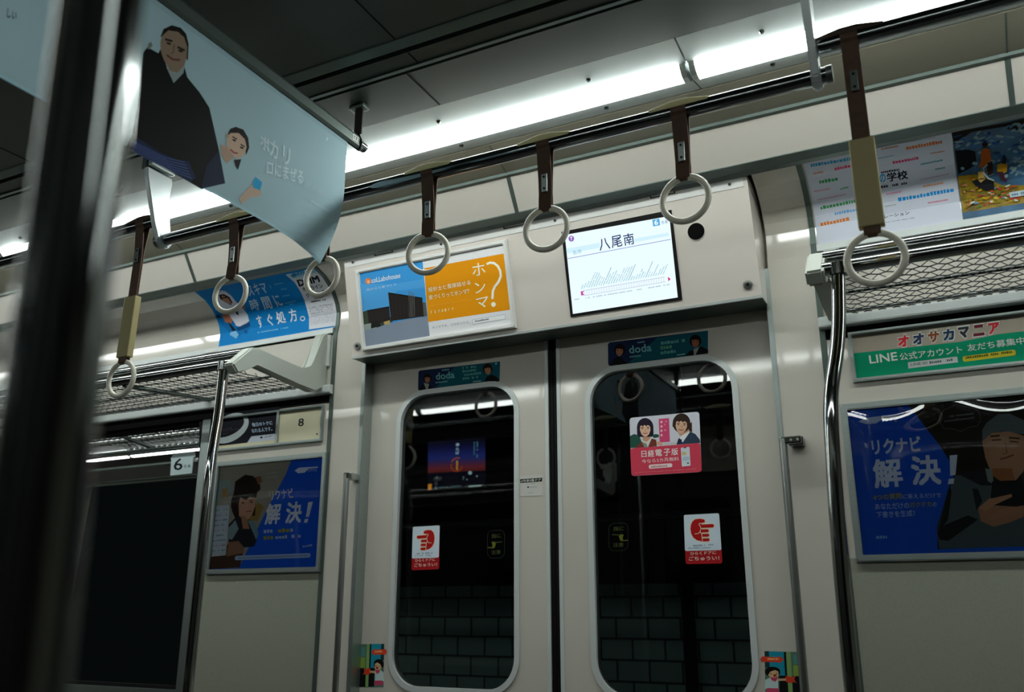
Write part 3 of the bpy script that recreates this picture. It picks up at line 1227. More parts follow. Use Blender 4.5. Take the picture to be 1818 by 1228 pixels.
# door notice between the two panes
cr = Crop(910, 830, 17.54)
P = Print(LS, cr, h=.0005)
P.quad((235, 270), (935, 215), (930, 870), (250, 900), 'd3d2cb')
P.up()
P.quad((240, 360), (925, 312), (920, 428), (252, 478), '101a16')
P.small((440, 515), (720, 500), 30, 'a9aaa6', .6)
P.oval((487, 605), 27, 27, '20262a')
P.small((540, 625), (770, 610), 34, 'a4a8aa')
P.small((430, 800), (660, 785), 30, 'b0b0aa', .6)
P.line([(250, 895), (925, 868)], 14, 'aeb0a2')
P.up()
P.text('6号車3番ドア', (275, 458), (890, 415), (270, 375), 'd8ded6', .02)
sticker(P, 'door_notice', 'narrow white notice with black heading between the two door windows', 'notice')

# children's caution stickers
for k, (cr, T, lb) in enumerate(((Crop(630, 1130, 12.53), lambda x_, y_: (x_, y_), 'cartoon caution sticker of a child beside the door jamb under the thin handrail'),
                                 (Crop(1335, 1140, 13.956), lambda x_, y_: (1310 - (x_ - 60) * 1.68, y_ * 1.12 + 60 - x_ * .03), 'cartoon caution sticker of a child below the red hand sticker'))):
    P = Print(LS, cr, h=.0005)

    def Q(*pts):
        return [T(*q) for q in pts]
    P.poly(Q((115, 165), (655, 155), (640, 1120), (105, 1120)), '5d7f70')
    P.up()
    P.poly(Q((120, 230), (228, 225), (225, 435), (118, 440)), '5a9690')
    P.poly(Q((115, 460), (228, 455), (228, 690), (112, 695)), '8fae46')
    P.poly(Q((112, 700), (440, 690), (430, 1105), (105, 1115)), '15161a')
    P.poly(Q((270, 165), (335, 163), (300, 1110), (235, 1112)), '8fb46a')
    P.poly(Q((340, 165), (372, 165), (350, 690), (320, 690)), '101a1c')
    P.poly(Q((370, 165), (590, 160), (580, 520), (430, 520), (425, 690), (350, 690)), '1c9ab4')
    P.poly(Q((590, 160), (655, 156), (645, 520), (575, 520)), '213e42')
    P.up()
    P.poly(Q((365, 335), (440, 255), (450, 285), (690, 275), (715, 330), (690, 395), (450, 395), (440, 420)), 'e8472c')
    P.poly(Q((195, 690), (270, 720), (330, 685), (350, 740), (375, 775), (330, 830), (270, 850), (215, 830), (180, 850), (215, 770)), 'e8472c')
    P.poly([T(535 + 115 * math.cos(a_ * .35), 610 + 115 * math.sin(a_ * .35)) for a_ in range(18)], '16100f')
    P.poly(Q((455, 740), (570, 735), (640, 790), (650, 990), (450, 975)), 'cfe6e6')
    P.poly(Q((440, 975), (615, 970), (630, 1075), (445, 1070)), 'd84a70')
    P.poly(Q((330, 750), (460, 760), (455, 810), (340, 800)), 'e0b48a')
    P.up()
    P.poly(Q((450, 600), (500, 570), (570, 610), (600, 690), (560, 735), (480, 735), (445, 700)), 'e6c090')
    P.poly(Q((455, 740), (570, 735), (545, 800), (490, 830)), 'd84a70')
    P.poly(Q((430, 300), (620, 300), (620, 355), (430, 360)), 'f07a40')
    P.up()
    P.oval(T(500, 690), 28 if k == 0 else 44, 30 if k == 0 else 34, 'c43a2c')
    P.oval(T(560, 655), 9 if k == 0 else 14, 12 if k == 0 else 14, '1c1614')
    P.oval(T(475, 645), 9 if k == 0 else 14, 12 if k == 0 else 14, '1c1614')
    P.small(T(455, 345) if k == 0 else T(600, 345), T(600, 342) if k == 0 else T(455, 342), 34 if k == 0 else 42, 'ffc08a', .7)
    sticker(P, 'caution_sticker', lb)

# car number sticker on the side window
WG = Surf([(.006 + .024 * (0 - .88) / .902 - .001, 0), (.006 + .024 * (2 - .88) / .902 - .001, 2)])
cr = Crop(290, 790, 16.53)
P = Print(WG, cr, h=.0005)
P.poly([(290, 265), (880, 200), (945, 240), (930, 350), (885, 360), (835, 825), (205, 890), (235, 420), (215, 400)], 'c9dbdc')
P.up()
P.text('6', (300, 745), (560, 728), (325, 400), '10181c', .012)
P.text('号', (600, 675), (680, 670), (603, 580), '5f7c78', .01)
P.text('車', (715, 665), (800, 660), (718, 570), '4f6c68', .01)
sticker(P, 'car_number_sticker', 'white car number sticker at the corner of the dark side window')

# ================================================================== WALL ADVERTS
UP_PROF = inset(cut(WALLP, 2.043, 3), .0015)
US = Surf(UP_PROF)

# holder rail under the curved adverts, ledge over the windows, dark slot below it
for fl in (False, True):
    f_ = flip if fl else (lambda q: q)
    for sg in (-1, 1):
        a, b = sg * .783, sg * 3.4
        x = MB().prism(f_([(0, 2.022), (-.007, 2.022), (-.007, 2.040), (.004, 2.046), (.01, 2.046)]), a, b, .001)
        struct(x.build('advert_rail_trim', FRONT_SHADED if fl else ALUL))
        x = MB().prism(f_([(.002, 2.0225), (-.0012, 2.0225), (-.0012, 2.0165), (.002, 2.0165)]), a, b)
        struct(x.build('rail_gap', DARK))
        x = MB().prism(f_([(.004, 1.842), (-.018, 1.840), (-.023, 1.835), (-.023, 1.813), (-.018, 1.809), (.004, 1.809)]), sg * .770, b, .0015)
        struct(x.build('window_ledge_trim', FRONT_SHADED if fl else ALUL))
        x = MB().prism(f_([(-.0085, 1.809), (-.0085, 1.777), (-.002, 1.777), (-.002, 1.809)]), sg * 1.27, b)
        x.prism(f_([(.004, 1.809), (-.002, 1.809), (-.002, 1.783), (.004, 1.783)]), sg * .770, sg * 1.27)
        struct(x.build('ledge_gap', DARK))

# ---- curved adverts: the blue clinic advert
K = Crop(330, 460, 6.269)
P = Print(US, K, h=.0003, step=.00012)
VT = US.acc[-1]


def upper_base(P, u0, u1, m, v0=.003, v1=None):
    P.face([(u0, v0), (u1, v0), (u1, (v1 or VT - .004)), (u0, (v1 or VT - .004))], m)
    P.up()


upper_base(P, -1.312, -.786, '0d86cf')
P.poly([(1110, 170), (1250, 145), (1420, 90), (1530, 190), (1600, 300), (1650, 400), (1680, 500), (1695, 735), (1372, 782), (1350, 560), (1290, 390), (1220, 270)], 'e9eaf2')
P.poly([(330, 350), (420, 335), (500, 420), (560, 450), (690, 600), (700, 800), (540, 880), (430, 760), (330, 650)], '0a76bd')
P.up()
P.poly([(1140, 175), (1440, 100), (1480, 140), (1190, 215)], '9fd0ea')
# phone with a doctor leaning out of it
P.poly([(360, 370), (400, 345), (440, 355), (560, 470), (690, 620), (705, 700), (600, 750), (560, 740), (470, 610), (330, 560), (340, 420)], 'e8e8f2')
P.poly([(690, 700), (705, 690), (720, 740), (590, 800), (560, 770)], '0a4f86')
P.up()
P.poly([(365, 395), (420, 385), (490, 425), (520, 480), (500, 510), (380, 440)], '3a2420')
P.poly([(400, 400), (470, 430), (510, 490), (480, 500), (400, 440)], 'c98a70')
P.poly([(400, 620), (470, 600), (520, 680), (500, 720), (440, 700)], 'c07a5e')
P.poly([(460, 690), (500, 720), (560, 790), (520, 800)], '20242e')
P.poly([(545, 565), (580, 580), (590, 625), (560, 610)], '33415e')
P.poly([(350, 610), (395, 640), (380, 660), (340, 640)], '1d3a66')
P.poly([(500, 810), (560, 800), (590, 840), (560, 885), (490, 840)], '86c4ea')
P.poly([(640, 790), (680, 780), (690, 820), (660, 830)], '0b5fa0')
P.poly([(600, 490), (650, 500), (660, 560), (620, 540)], 'b0705e')
P.up()
P.text('スキマ', (710, 415), (915, 375), (660, 290), 'd7ecfa', .015)
P.text('時', (740, 580), (830, 560), (695, 455), 'd7ecfa', .02)
P.text('間', (880, 560), (970, 545), (825, 425), 'd7ecfa', .02)
P.text('に', (1020, 530), (1090, 515), (950, 405), 'd7ecfa', .02)
P.text('す', (810, 770), (870, 755), (770, 635), 'f0f8ff', .02)
P.text('ぐ', (925, 745), (985, 735), (885, 615), 'f0f8ff', .02)
P.text('処', (1020, 725), (1120, 705), (990, 590), 'f0f8ff', .02)
P.text('方', (1165, 700), (1250, 685), (1130, 560), 'f0f8ff', .02)
P.line([(1300 + 24 * math.cos(k * .5), 660 + 24 * math.sin(k * .5)) for k in range(14)], 9, 'f0f8ff')
for a, b in (((930, 290), (950, 320)), ((980, 280), (1080, 262)), ((1060, 335), (1120, 325)), ((1080, 410), (1155, 398)), ((1105, 490), (1220, 465)), ((1160, 500), (1190, 495))):
    P.line([a, b], 11, '62b6e6')
P.small((800, 825), (1150, 765), 16, '7cc2ea', .6)
P.oval((1205, 175), 32, 22, '2a86b8', -.2)
P.small((1240, 180), (1320, 160), 40, '3f97c4')
P.text('DMM', (1262, 305), (1498, 250), (1228, 232), '14161a', .05)
P.text('オンライン', (1310, 355), (1535, 315), (1285, 312), '17191e', .025)
P.text('クリニック', (1350, 430), (1560, 380), (1330, 385), '17191e', .025)
P.small((1430, 445), (1520, 432), 14, '6a6d76')
P.small((1400, 480), (1570, 452), 16, '3f424a')
for k in range(4):
    P.small((1370, 545 + k * 22), (1640, 500 + k * 22), 9, '8d8f9c', .6)
for k in range(8):
    P.small((1390, 612 + k * 17), (1660, 585 + k * 15), 7, 'b4b5c0', .7)
o = P.build('clinic_poster')
tag(o, 'curved blue clinic advert with a phone, beside an empty advert panel', 'advert')

# the empty cream panel next to it is part of the wall; its clip
struct(MB().box(-1.36, -1.30, -.009, -.006, 2.024, 2.036).build('advert_rail_trim', WHITE))

# ---- the school advert (white, coloured lines)
K = Crop(1420, 200, 4.568)
P = Print(US, K, h=.0003)
upper_base(P, .786, 1.1275, 'dde2f0')
hues = ['2f9fd8', 'e2567a', 'e8853a', '3aa05c', '1fa0e8', '3a9f7a']
bars = [((90, 440), (415, 385), 34, '3aa6dc'), ((285, 468), (440, 435), 30, 'e8507a'), ((110, 500), (190, 485), 20, 'e89070'), ((160, 575), (325, 545), 34, '3aa564'),
        ((120, 645), (250, 620), 16, 'e89ab4'), ((330, 625), (400, 608), 18, '5aa888'), ((150, 710), (380, 665), 14, 'e0a0ba'), ((170, 785), (470, 725), 34, '4aa868'),
        ((285, 830), (470, 795), 30, '6fb0e6'), ((170, 920), (420, 870), 36, 'f08a3a'), ((660, 300), (800, 275), 16, 'c87a50'), ((865, 300), (1165, 245), 34, 'ee7a34'),
        ((640, 375), (760, 350), 14, '7fb0d8'), ((755, 415), (970, 375), 28, 'e24a80'), ((1060, 335), (1180, 315), 16, 'c88a7a'), ((980, 425), (1160, 390), 20, '4aa2b8'),
        ((1100, 465), (1180, 450), 18, '5a9a8a'), ((980, 545), (1210, 500), 10, 'c8a0bc'), ((1000, 605), (1165, 575), 20, 'eaa070'), ((700, 665), (825, 645), 16, 'e68ab0'),
        ((800, 720), (1250, 640), 40, '1f9ce6'), ((1040, 738), (1210, 710), 16, 'e080a8'), ((690, 765), (780, 748), 10, '8fb89a'), ((640, 280), (1100, 200), 6, '7f8490')]
for a, b, h, c in bars:
    P.small(a, b, h * .8, c, .85)
P.text('の', (648, 570), (700, 560), (642, 500), '25a5de', .03)
P.text('学校', (712, 562), (880, 535), (700, 490), '1c2430', .03)
P.small((660, 492), (830, 465), 18, '3a414e')
P.small((660, 612), (890, 575), 20, '3a414e')
P.text('コーポレーション', (560, 880), (890, 825), (556, 850), '4a4f5a', .02)
P.small((690, 895), (930, 855), 8, '9a9ca8', .6)
o = P.build('school_poster')
tag(o, 'curved white school advert with rows of coloured print behind a long strap', 'advert')

# ---- painted advert: two plain figures in a flower meadow
K = Crop(1640, 200, 6.14)
P = Print(US, K, h=.0003)
MEADOW = mat('print_meadow', '937908', .55, var=.55, scale=38)
SKYP = mat('print_sky', '3a6688', .55, var=.35, scale=16)
upper_base(P, 1.129, 1.643, SKYP)
P.poly([(300, 210), (900, 110), (1093, 60), (1500, -20), (1500, 60), (1050, 200), (920, 180), (880, 150), (520, 210), (330, 340)], '241d18')
P.poly([(370, 690), (560, 670), (700, 720), (850, 790), (1093, 790), (1600, 700), (1600, 900), (1093, 985), (425, 1090)], MEADOW)
P.poly([(340, 410), (480, 400), (560, 420), (580, 560), (480, 620), (375, 670)], '17181c')
P.up()
rg = random.Random(3)
for k in range(170):
    cx, cy = rg.uniform(350, 1500), rg.uniform(120, 690)
    base = 240 - (cx - 300) * .17
    if cy < base or (cx < 600 and cy > 390 and rg.random() < .8):
        continue
    P.oval((cx, cy), rg.uniform(18, 60), rg.uniform(8, 20), rg.choice(['8aa9b0', '7f9fb4', '3f6fa4', '2f5f9c', '9ab4b8', '6f94b0', '86a6b8', '5a83ac', '2a4470']), rg.uniform(-.9, .3), 9)
    if k % 12 == 0:
        P.up()
P.up()
for k in range(230):
    cx = rg.uniform(390, 1500)
    lo = 690 + max(0, min(100, (cx - 560) * .35))
    cy = rg.uniform(lo + 8, 1075 - (cx - 425) * .155)
    if cy > 1060 - (cx - 425) * .157 or cx > 1400 or cx < 395 + (cy - 690) * .11 + 25:
        continue
    P.oval((cx, cy), rg.uniform(10, 34), rg.uniform(6, 13), rg.choice(['c7a416', 'b98f12', '8f8a1e', '5f7a2c', '4a6a30', 'd0552f', 'd8d4c4', 'd6b83a', 'c84a34', 'a07a14', '33381f', 'd88a6a', '6f8fb0']), rg.uniform(-.5, .3), 9)
    if k % 12 == 0:
        P.up()
P.up()
P.poly([(520, 740), (640, 710), (760, 740), (770, 830), (680, 850), (570, 800)], '1d1f24')      # seat and shadow
P.poly([(590, 640), (640, 630), (670, 720), (620, 760), (590, 730)], 'c8a050')
P.poly([(625, 400), (660, 375), (720, 390), (735, 500), (690, 560), (630, 590), (590, 590), (620, 520)], 'a5531c')
P.poly([(690, 540), (745, 530), (755, 660), (700, 680), (685, 620)], '33231d')
P.oval((665, 335), 34, 28, '2a1d18')
P.poly([(800, 560), (850, 540), (910, 560), (905, 640), (850, 670), (800, 640)], 'c8961c')
P.poly([(800, 640), (860, 640), (880, 700), (910, 740), (890, 760), (830, 710)], '4a2438')
P.poly([(855, 470), (880, 450), (900, 500), (890, 550), (850, 550)], '23262e')
P.line([(690, 560), (650, 600), (655, 660), (700, 710), (760, 735)], 16, 'b9c8c8')
P.up()
P.poly([(930, 880), (1093, 850), (1300, 820), (1310, 880), (940, 935)], 'b9ccd4')
P.small((960, 915), (1290, 860), 26, '5f7f98', .7)
o = P.build('painting_poster')
tag(o, 'curved colourful painted advert with two figures in a yellow meadow', 'advert')

# ---- framed posters on the side wall
FS = Surf([(-.001, 0), (-.001, 2)])


def film(u0, u1, v0, v1, uc, parent, amp=1.0):
    """clear cover film that bows away towards its top edge"""
    m = MB()
    nu, nv = 56, 90
    g_ = []
    for a in range(nu + 1):
        row = []
        for b in range(nv + 1):
            u, v = u0 + (u1 - u0) * a / nu, v0 + (v1 - v0) * b / nv
            k = max(0, v - (v1 - .11)) / .11
            h_ = .0078 - .5 * .11 * .085 * amp * k * k * (1 + .28 * math.cos((u - uc) / .25 * 2 * math.pi)) - .0004 * math.sin((u - uc) * 17 + v * 9)
            row.append(m.bm.verts.new(FS.to3(u, v, max(.0034, h_))))
        g_.append(row)
    for a in range(nu):
        for b in range(nv):
            m.bm.faces.new((g_[a][b], g_[a + 1][b], g_[a + 1][b + 1], g_[a][b + 1]))
    return m.build('cover_film', COVER, parent, True)


def framed(name, label, cat, u0, u1, v0, v1, wd, dep=.012):
    t = thing(name, label, cat, ((u0 + u1) / 2, 0, v0))
    frame(FS, u0, u1, v0, v1, wd, -.001, dep, 'frame', ALU, t, .0025)
    return t


# blue careers poster by the window
t = framed('framed_poster', 'blue framed careers poster with a seated woman between window and door', 'poster', -1.255, -.775, 1.240, 1.617, .016)
P = Print(FS, Crop(360, 790, 5.117), h=.002)
BLUE = '1163e0'
P.face([(-1.241, 1.254), (-.789, 1.254), (-.789, 1.603), (-1.241, 1.603)], BLUE)
P.up()
P.poly([(20, 190), (160, 185), (815, 120), (760, 260), (690, 390), (600, 560), (500, 760), (430, 910), (330, 1115), (0, 1125)], 'a8a196')
P.up()
P.poly([(100, 340), (250, 310), (290, 400), (150, 520), (90, 540)], '9fb0b2')
P.poly([(185, 400), (230, 390), (220, 470), (180, 490)], 'b98a50')
P.poly([(440, 600), (510, 520), (560, 560), (500, 690), (430, 680)], 'a58a4a')
P.poly([(0, 1130), (60, 1040), (260, 880), (380, 940), (340, 1110)], '54392e')
P.poly([(240, 720), (320, 640), (440, 680), (500, 850), (470, 920), (370, 930), (240, 880)], '24262e')
P.poly([(240, 750), (300, 680), (330, 760), (270, 860), (235, 850)], '8fa6ae')
P.poly([(410, 680), (470, 690), (510, 800), (490, 860), (450, 770)], '7fa0aa')
P.up()
P.poly([(262, 500), (285, 440), (300, 330), (390, 268), (460, 280), (520, 330), (530, 400), (490, 440), (480, 640), (300, 660), (260, 560)], '2c1c16')
P.poly([(480, 290), (530, 280), (545, 330), (510, 360)], '8f5f48')
P.up()
P.poly([(330, 470), (420, 450), (490, 470), (480, 560), (450, 640), (400, 690), (330, 640), (300, 560)], 'd6a48a')
P.poly([(350, 640), (400, 650), (430, 760), (370, 760)], 'b98468')
P.poly([(240, 880), (330, 870), (380, 930), (370, 980), (220, 1010)], 'a0745c')
P.up()
P.poly([(330, 470), (420, 400), (500, 430), (490, 480), (430, 470), (400, 500), (360, 480)], '2c1c16')
P.poly([(285, 430), (350, 450), (330, 540), (335, 640), (300, 665), (270, 600)], '2c1c16')
P.line([(425, 505), (465, 500)], 7, '2c1c16')
P.oval((447, 520), 12, 6, '1c1412')
P.oval((370, 525), 12, 6, '1c1412')
P.line([(400, 605), (445, 598)], 8, '9a4f42')
P.rnd((130, 550), (250, 540), (215, 1000), (55, 1015), .08, 'ccd5e2')
P.up()
for k in range(9):
    P.small((120 - k * 4, 600 + k * 46), (232 - k * 3, 590 + k * 46), 14, ('7f97b4', 'b98a9a', '6f8aa8')[k % 3], .5)
for k in range(16):
    t0, t1 = k / 16 * 6.283, (k + 1) / 16 * 6.283
    P.line([(640 + 65 * math.cos(t0), 265 + 60 * math.sin(t0)), (640 + 65 * math.cos(t1), 265 + 60 * math.sin(t1))], 4, 'a5a49c')
P.small((590, 265), (690, 252), 14, 'b9b8b2', .7)
P.small((590, 300), (690, 287), 14, 'b9b8b2', .7)
P.poly([(840, 230), (880, 205), (1050, 195), (1048, 206), (965, 215), (930, 250), (870, 256)], 'eaf0ff')
P.text('リクナビ', (955, 245), (1042, 238), (958, 216), 'd8e6ff', .01)
P.text('リクナビ', (620, 500), (835, 478), (605, 412), 'e8eef8', .012)
P.text('解', (565, 725), (700, 715), (590, 535), 'f0f4fc', .035)
P.text('決', (750, 715), (895, 705), (770, 520), 'f0f4fc', .035)
P.poly([(962, 520), (1006, 512), (970, 650), (942, 654)], 'f0f4fc')
P.poly([(932, 672), (964, 668), (956, 702), (924, 706)], 'f0f4fc')
P.small((560, 800), (655, 792), 32, 'b9cff0')
P.small((660, 795), (795, 788), 34, 'b8b040')
P.small((800, 788), (825, 786), 30, 'b9cff0')
P.small((560, 860), (655, 852), 34, 'a8a850')
P.small((665, 852), (935, 836), 30, 'c4d8f4')
P.small((915, 930), (1000, 915), 18, 'a9c4f0')
P.rnd((300, 1005), (985, 980), (980, 1020), (295, 1045), .5, 'b9d0f0')
P.up()
P.small((330, 1032), (960, 1008), 12, '7f98c0', .8)
P.build('print', t)
film(-1.241, -.789, 1.254, 1.603, -1.13, t, .5)

# blue careers poster with a young man
t = framed('framed_poster', 'blue framed careers poster with a capped young man holding a phone', 'poster', .798, 1.335, 1.235, 1.612, .016)
P = Print(FS, Crop(1490, 690, 4.091), h=.002)
P.face([(.812, 1.249), (1.321, 1.249), (1.321, 1.598), (.812, 1.598)], '0e56cc')
P.up()
DK = '241e1a'
P.poly([(490, 105), (945, 32), (1500, -30), (1560, 1130), (715, 1165), (710, 1010), (800, 700), (850, 600), (720, 400)], DK)
P.up()
J2 = Crop(1600, 680, 3.963)


def j(*pts):
    return [((J2(*q)[0] - 1490) * 4.091, (J2(*q)[1] - 690) * 4.091) for q in pts]


P.poly(j((380, 650), (450, 645), (560, 720), (640, 700), (1000, 690), (1150, 1140), (270, 1165), (250, 1060), (330, 760)), '4d5a5e')
P.poly(j((255, 1060), (340, 720), (355, 760), (330, 960), (300, 1000), (470, 930), (540, 960), (330, 1110), (270, 1100)), '15151a')
P.poly(j((500, 740), (540, 745), (570, 830), (530, 900)), '1c1d22')
P.poly(j((400, 640), (600, 610), (640, 720), (560, 720)), '23212a')
P.poly(j((570, 330), (600, 280), (680, 220), (760, 215), (860, 260), (900, 330), (860, 360), (700, 340), (570, 410)), '5f6a6e')
P.up()
P.poly(j((570, 410), (640, 350), (760, 340), (860, 370), (900, 470), (860, 620), (800, 690), (690, 680), (620, 600), (590, 520)), 'b58a6c')
P.poly(j((640, 600), (780, 600), (800, 680), (700, 690), (640, 650)), 'a06a44')
P.poly(j((590, 600), (640, 610), (650, 710), (610, 690)), '7f8a88')
P.poly(j((540, 880), (620, 810), (780, 770), (870, 830), (860, 940), (760, 980), (650, 1010), (560, 970)), 'a87a5e')
P.poly(j((640, 690), (860, 680), (1000, 690), (990, 880), (650, 860), (630, 800)), '17171c')
P.up()
P.poly(j((540, 880), (620, 815), (775, 780), (780, 800), (650, 860), (600, 900)), 'b98a6c')
P.poly(j((620, 940), (700, 890), (860, 860), (870, 890), (720, 930), (640, 970)), 'b08062')
P.line(j((630, 375), (690, 370)), 12, '3a261c')
P.line(j((760, 385), (830, 390)), 12, '3a261c')
P.line(j((640, 402), (700, 398)), 8, '241814')
P.line(j((765, 410), (825, 415)), 8, '241814')
P.line(j((730, 420), (745, 490), (715, 500)), 7, '8a5a40')
P.line(j((700, 535), (740, 525), (790, 505)), 11, '7a4238')
cl = [(270, 240), (300, 190), (350, 170), (380, 150), (440, 165), (500, 175), (545, 200), (560, 250), (540, 300), (480, 310), (420, 340), (350, 320), (300, 320), (275, 280), (270, 240)]
P.line(j(*cl), 4, '5a605e')
P.small(j((340, 240))[0], j((510, 222))[0], 14, '6a706e', .8)
P.small(j((305, 275))[0], j((515, 250))[0], 14, '6a706e', .8)
P.poly([(140, 240), (180, 215), (285, 200), (440, 195), (435, 205), (310, 225), (270, 252), (200, 258)], 'c4d2ee')
P.text('リクナビ', (305, 245), (425, 240), (303, 215), 'b9cdf0', .01)
P.text('リクナビ', (245, 480), (602, 455), (230, 370), 'd5dff0', .035)
P.text('解', (260, 725), (470, 710), (235, 515), 'd5dff0', .035)
P.text('決', (530, 705), (745, 695), (515, 490), 'd5dff0', .035)
P.poly([(802, 485), (858, 480), (844, 626), (806, 632)], 'd5dff0')
P.poly([(796, 655), (836, 651), (830, 690), (789, 694)], 'd5dff0')
P.text('4つの質問', (250, 812), (455, 798), (245, 770), 'a89a30', .02)
P.text('に答えるだけで', (462, 800), (742, 790), (458, 765), 'a9c2e6', .012)
P.text('あなただけの', (262, 878), (510, 868), (258, 835), 'a9c2e6', .012)
P.text('ガクチカ', (515, 862), (672, 856), (512, 824), 'a89a30', .02)
P.text('の', (680, 856), (708, 854), (678, 826), 'a9c2e6', .012)
P.text('下書きを生成！', (272, 938), (550, 925), (268, 893), 'a9c2e6', .012)
P.small((245, 1092), (350, 1085), 22, '7fb0e6')
P.build('print', t)
film(.812, 1.321, 1.249, 1.598, .905, t)

# number plate frame over the poster by the window
t = framed('plate_frame', 'narrow metal frame with a dark mirror-ring advert and the number 8', 'frame', -1.27, -.801, 1.655, 1.777, .009, .010)
P = Print(FS, Crop(380, 700, 8.657), h=.002)
P.face([(-1.263, 1.662), (-.808, 1.662), (-.808, 1.770), (-1.263, 1.770)], 'd8d2b4')
P.up()
P.poly([(-220, 390), (100, 290), (1015, 190), (975, 690), (500, 745), (90, 790), (-220, 830)], '15161f')
P.up()
P.poly([(580, 645), (980, 600), (975, 690), (515, 745)], 'c3cad8')
for k in range(26):
    t0, t1 = R(-110 + k * 9), R(-110 + (k + 1) * 9)
    wq = lambda a_: (250 + 290 * math.cos(a_), 520 + 215 * math.sin(a_) - 95 * math.cos(a_))
    wi = lambda a_: (215 + 255 * math.cos(a_), 495 + 150 * math.sin(a_) - 80 * math.cos(a_))
    P.poly([wq(t0), wq(t1), wi(t1), wi(t0)], 'b9c4c6')
P.up()
P.text('毎日のトクに', (600, 500), (910, 465), (585, 440), 'b4cbe0', .02)
P.text('なれる人です。', (590, 595), (905, 560), (580, 530), 'b4cbe0', .02)
P.text('8', (1298, 495), (1385, 488), (1305, 372), '22292a', .015)
P.oval((735, 662), 20, 16, '2c333c')
P.small((780, 668), (900, 645), 16, '5f6a78')
P.small((140, 545), (280, 520), 8, '5a5a66', .7)
P.small((145, 570), (390, 535), 8, '5a4a50', .7)
P.small((140, 612), (230, 600), 8, '6a6a74', .7)
P.oval((1590, 610), 14, 14, '4a4e48')
P.build('print', t)
MB().box(-.998, -.988, -.010, -.002, 1.663, 1.769, .001).build('divider', ALU, t)

# green message banner frame
t = framed('banner_frame', 'metal framed green banner advert above the young man poster', 'frame', .835, 1.335, 1.665, 1.793, .009, .010)
P = Print(FS, Crop(1490, 580, 5.543), h=.002)
P.face([(.842, 1.672), (1.328, 1.672), (1.328, 1.786), (.842, 1.786)], '04936a')
P.up()
P.poly([(100, 95), (1600, -110), (2300, -200), (2320, -20), (1818, 45), (1560, 75), (1400, 110), (1180, 150), (1000, 170), (820, 190), (680, 205), (125, 265)], 'a9a091')
P.up()
cols = ['d8333c', '2f3a5c', '8a4a26', '23405e', '34343c', '6a2230', 'c8323a']
for k, ch in enumerate('オオサカマニア'):
    x0 = 580 + k * 148
    y0 = 205 - k * 21
    P.text(ch, (x0 - 8, y0 + 12), (x0 + 118, y0 - 6), (x0 - 14, y0 - 122), 'd2dcd8', .085)
P.up()
for k, ch in enumerate('オオサカマニア'):
    x0 = 580 + k * 148
    y0 = 205 - k * 21
    P.text(ch, (x0, y0), (x0 + 110, y0 - 14), (x0 - 5, y0 - 112), cols[k], .06)
P.text('LINE', (302, 365), (578, 330), (290, 285), 'e2ece6', .02)
P.text('公式アカウント', (600, 335), (1215, 262), (590, 262), 'd5e2dc', .015)
P.text('友だち募集中', (1265, 245), (1830, 170), (1255, 175), 'd5e2dc', .015)
P.quad((675, 352), (1160, 295), (1170, 350), (682, 412), 'c9d2d0')
P.rnd((1210, 295), (1730, 225), (1742, 280), (1220, 348), .4, 'd0c436')
P.up()
P.text('LINE ID', (705, 388), (870, 368), (703, 362), '5a6a66', .01)
P.small((890, 366), (1130, 335), 24, '5a6a66')
P.small((1245, 318), (1700, 258), 22, '5a5a20')
P.build('print', t)

# ================================================================== HAND RAILS OVER THE AISLE
RY, RZ, SZ = -.65, 2.130, 2.196
LAX = mat('rail_joint', '6a6f6d', .35, metal=.8)


def rail(name, label, x0, x1, z, caps=(True, True)):
    t = thing(name, label, 'handrail', (x0, RY, z))
    MB().cyl((x0, RY, z), (x1, RY, z), .0165, 24).build('tube', RAILM, t, True)
    for e, on in ((x0, caps[0]), (x1, caps[1])):
        if on:
            MB().cyl((e - .006, RY, z), (e + .006, RY, z), .0178, 24).build('end_cap', LAX, t, True)
    return t


rail('strap_rail', 'chrome strap rail hanging in front of the door cover', -.905, .912, RZ)
rail('strap_rail', 'chrome strap rail over the seats with the window, ending at the pale bracket', -3.55, -.886, SZ, (True, False))
rail('strap_rail', 'chrome strap rail over the seats with the school advert, ending at the bracket', .886, 3.55, SZ, (False, True))


def bracket(label, xc):
    t = thing('rail_bracket', label, 'bracket', (xc, -.69, 2.31))
    pts = [(-.742, 2.318), (-.650, 2.318), (-.655, 2.300), (-.658, 2.26), (-.645, 2.19), (-.630, 2.14), (-.629, 2.122), (-.636, 2.108), (-.65, 2.104), (-.666, 2.108), (-.676, 2.12), (-.695, 2.17), (-.738, 2.29)]
    MB().prism(pts, xc - .008, xc + .008, .003).build('plate', PAINTED, t)
    x = MB()
    x.box(xc - .022, xc - .006, -.738, -.656, 2.316, 2.354, .002)
    x.build('mount', ALUD, t)
    x = MB()
    x.box(xc + .004, xc + .020, -.738, -.656, 2.324, 2.354, .002)
    x.build('mount', ALU, t)
    MB().cyl((xc - .0095, RY, RZ), (xc + .0095, RY, RZ), .0215, 20).build('clamp', PAINTED, t, True)
    return t


bracket('pale tapered ceiling bracket of the strap rail under the hanging advert', -.886)
bracket('pale narrow ceiling bracket of the strap rail between the screen and the long strap', .888)

# ================================================================== HAND STRAPS


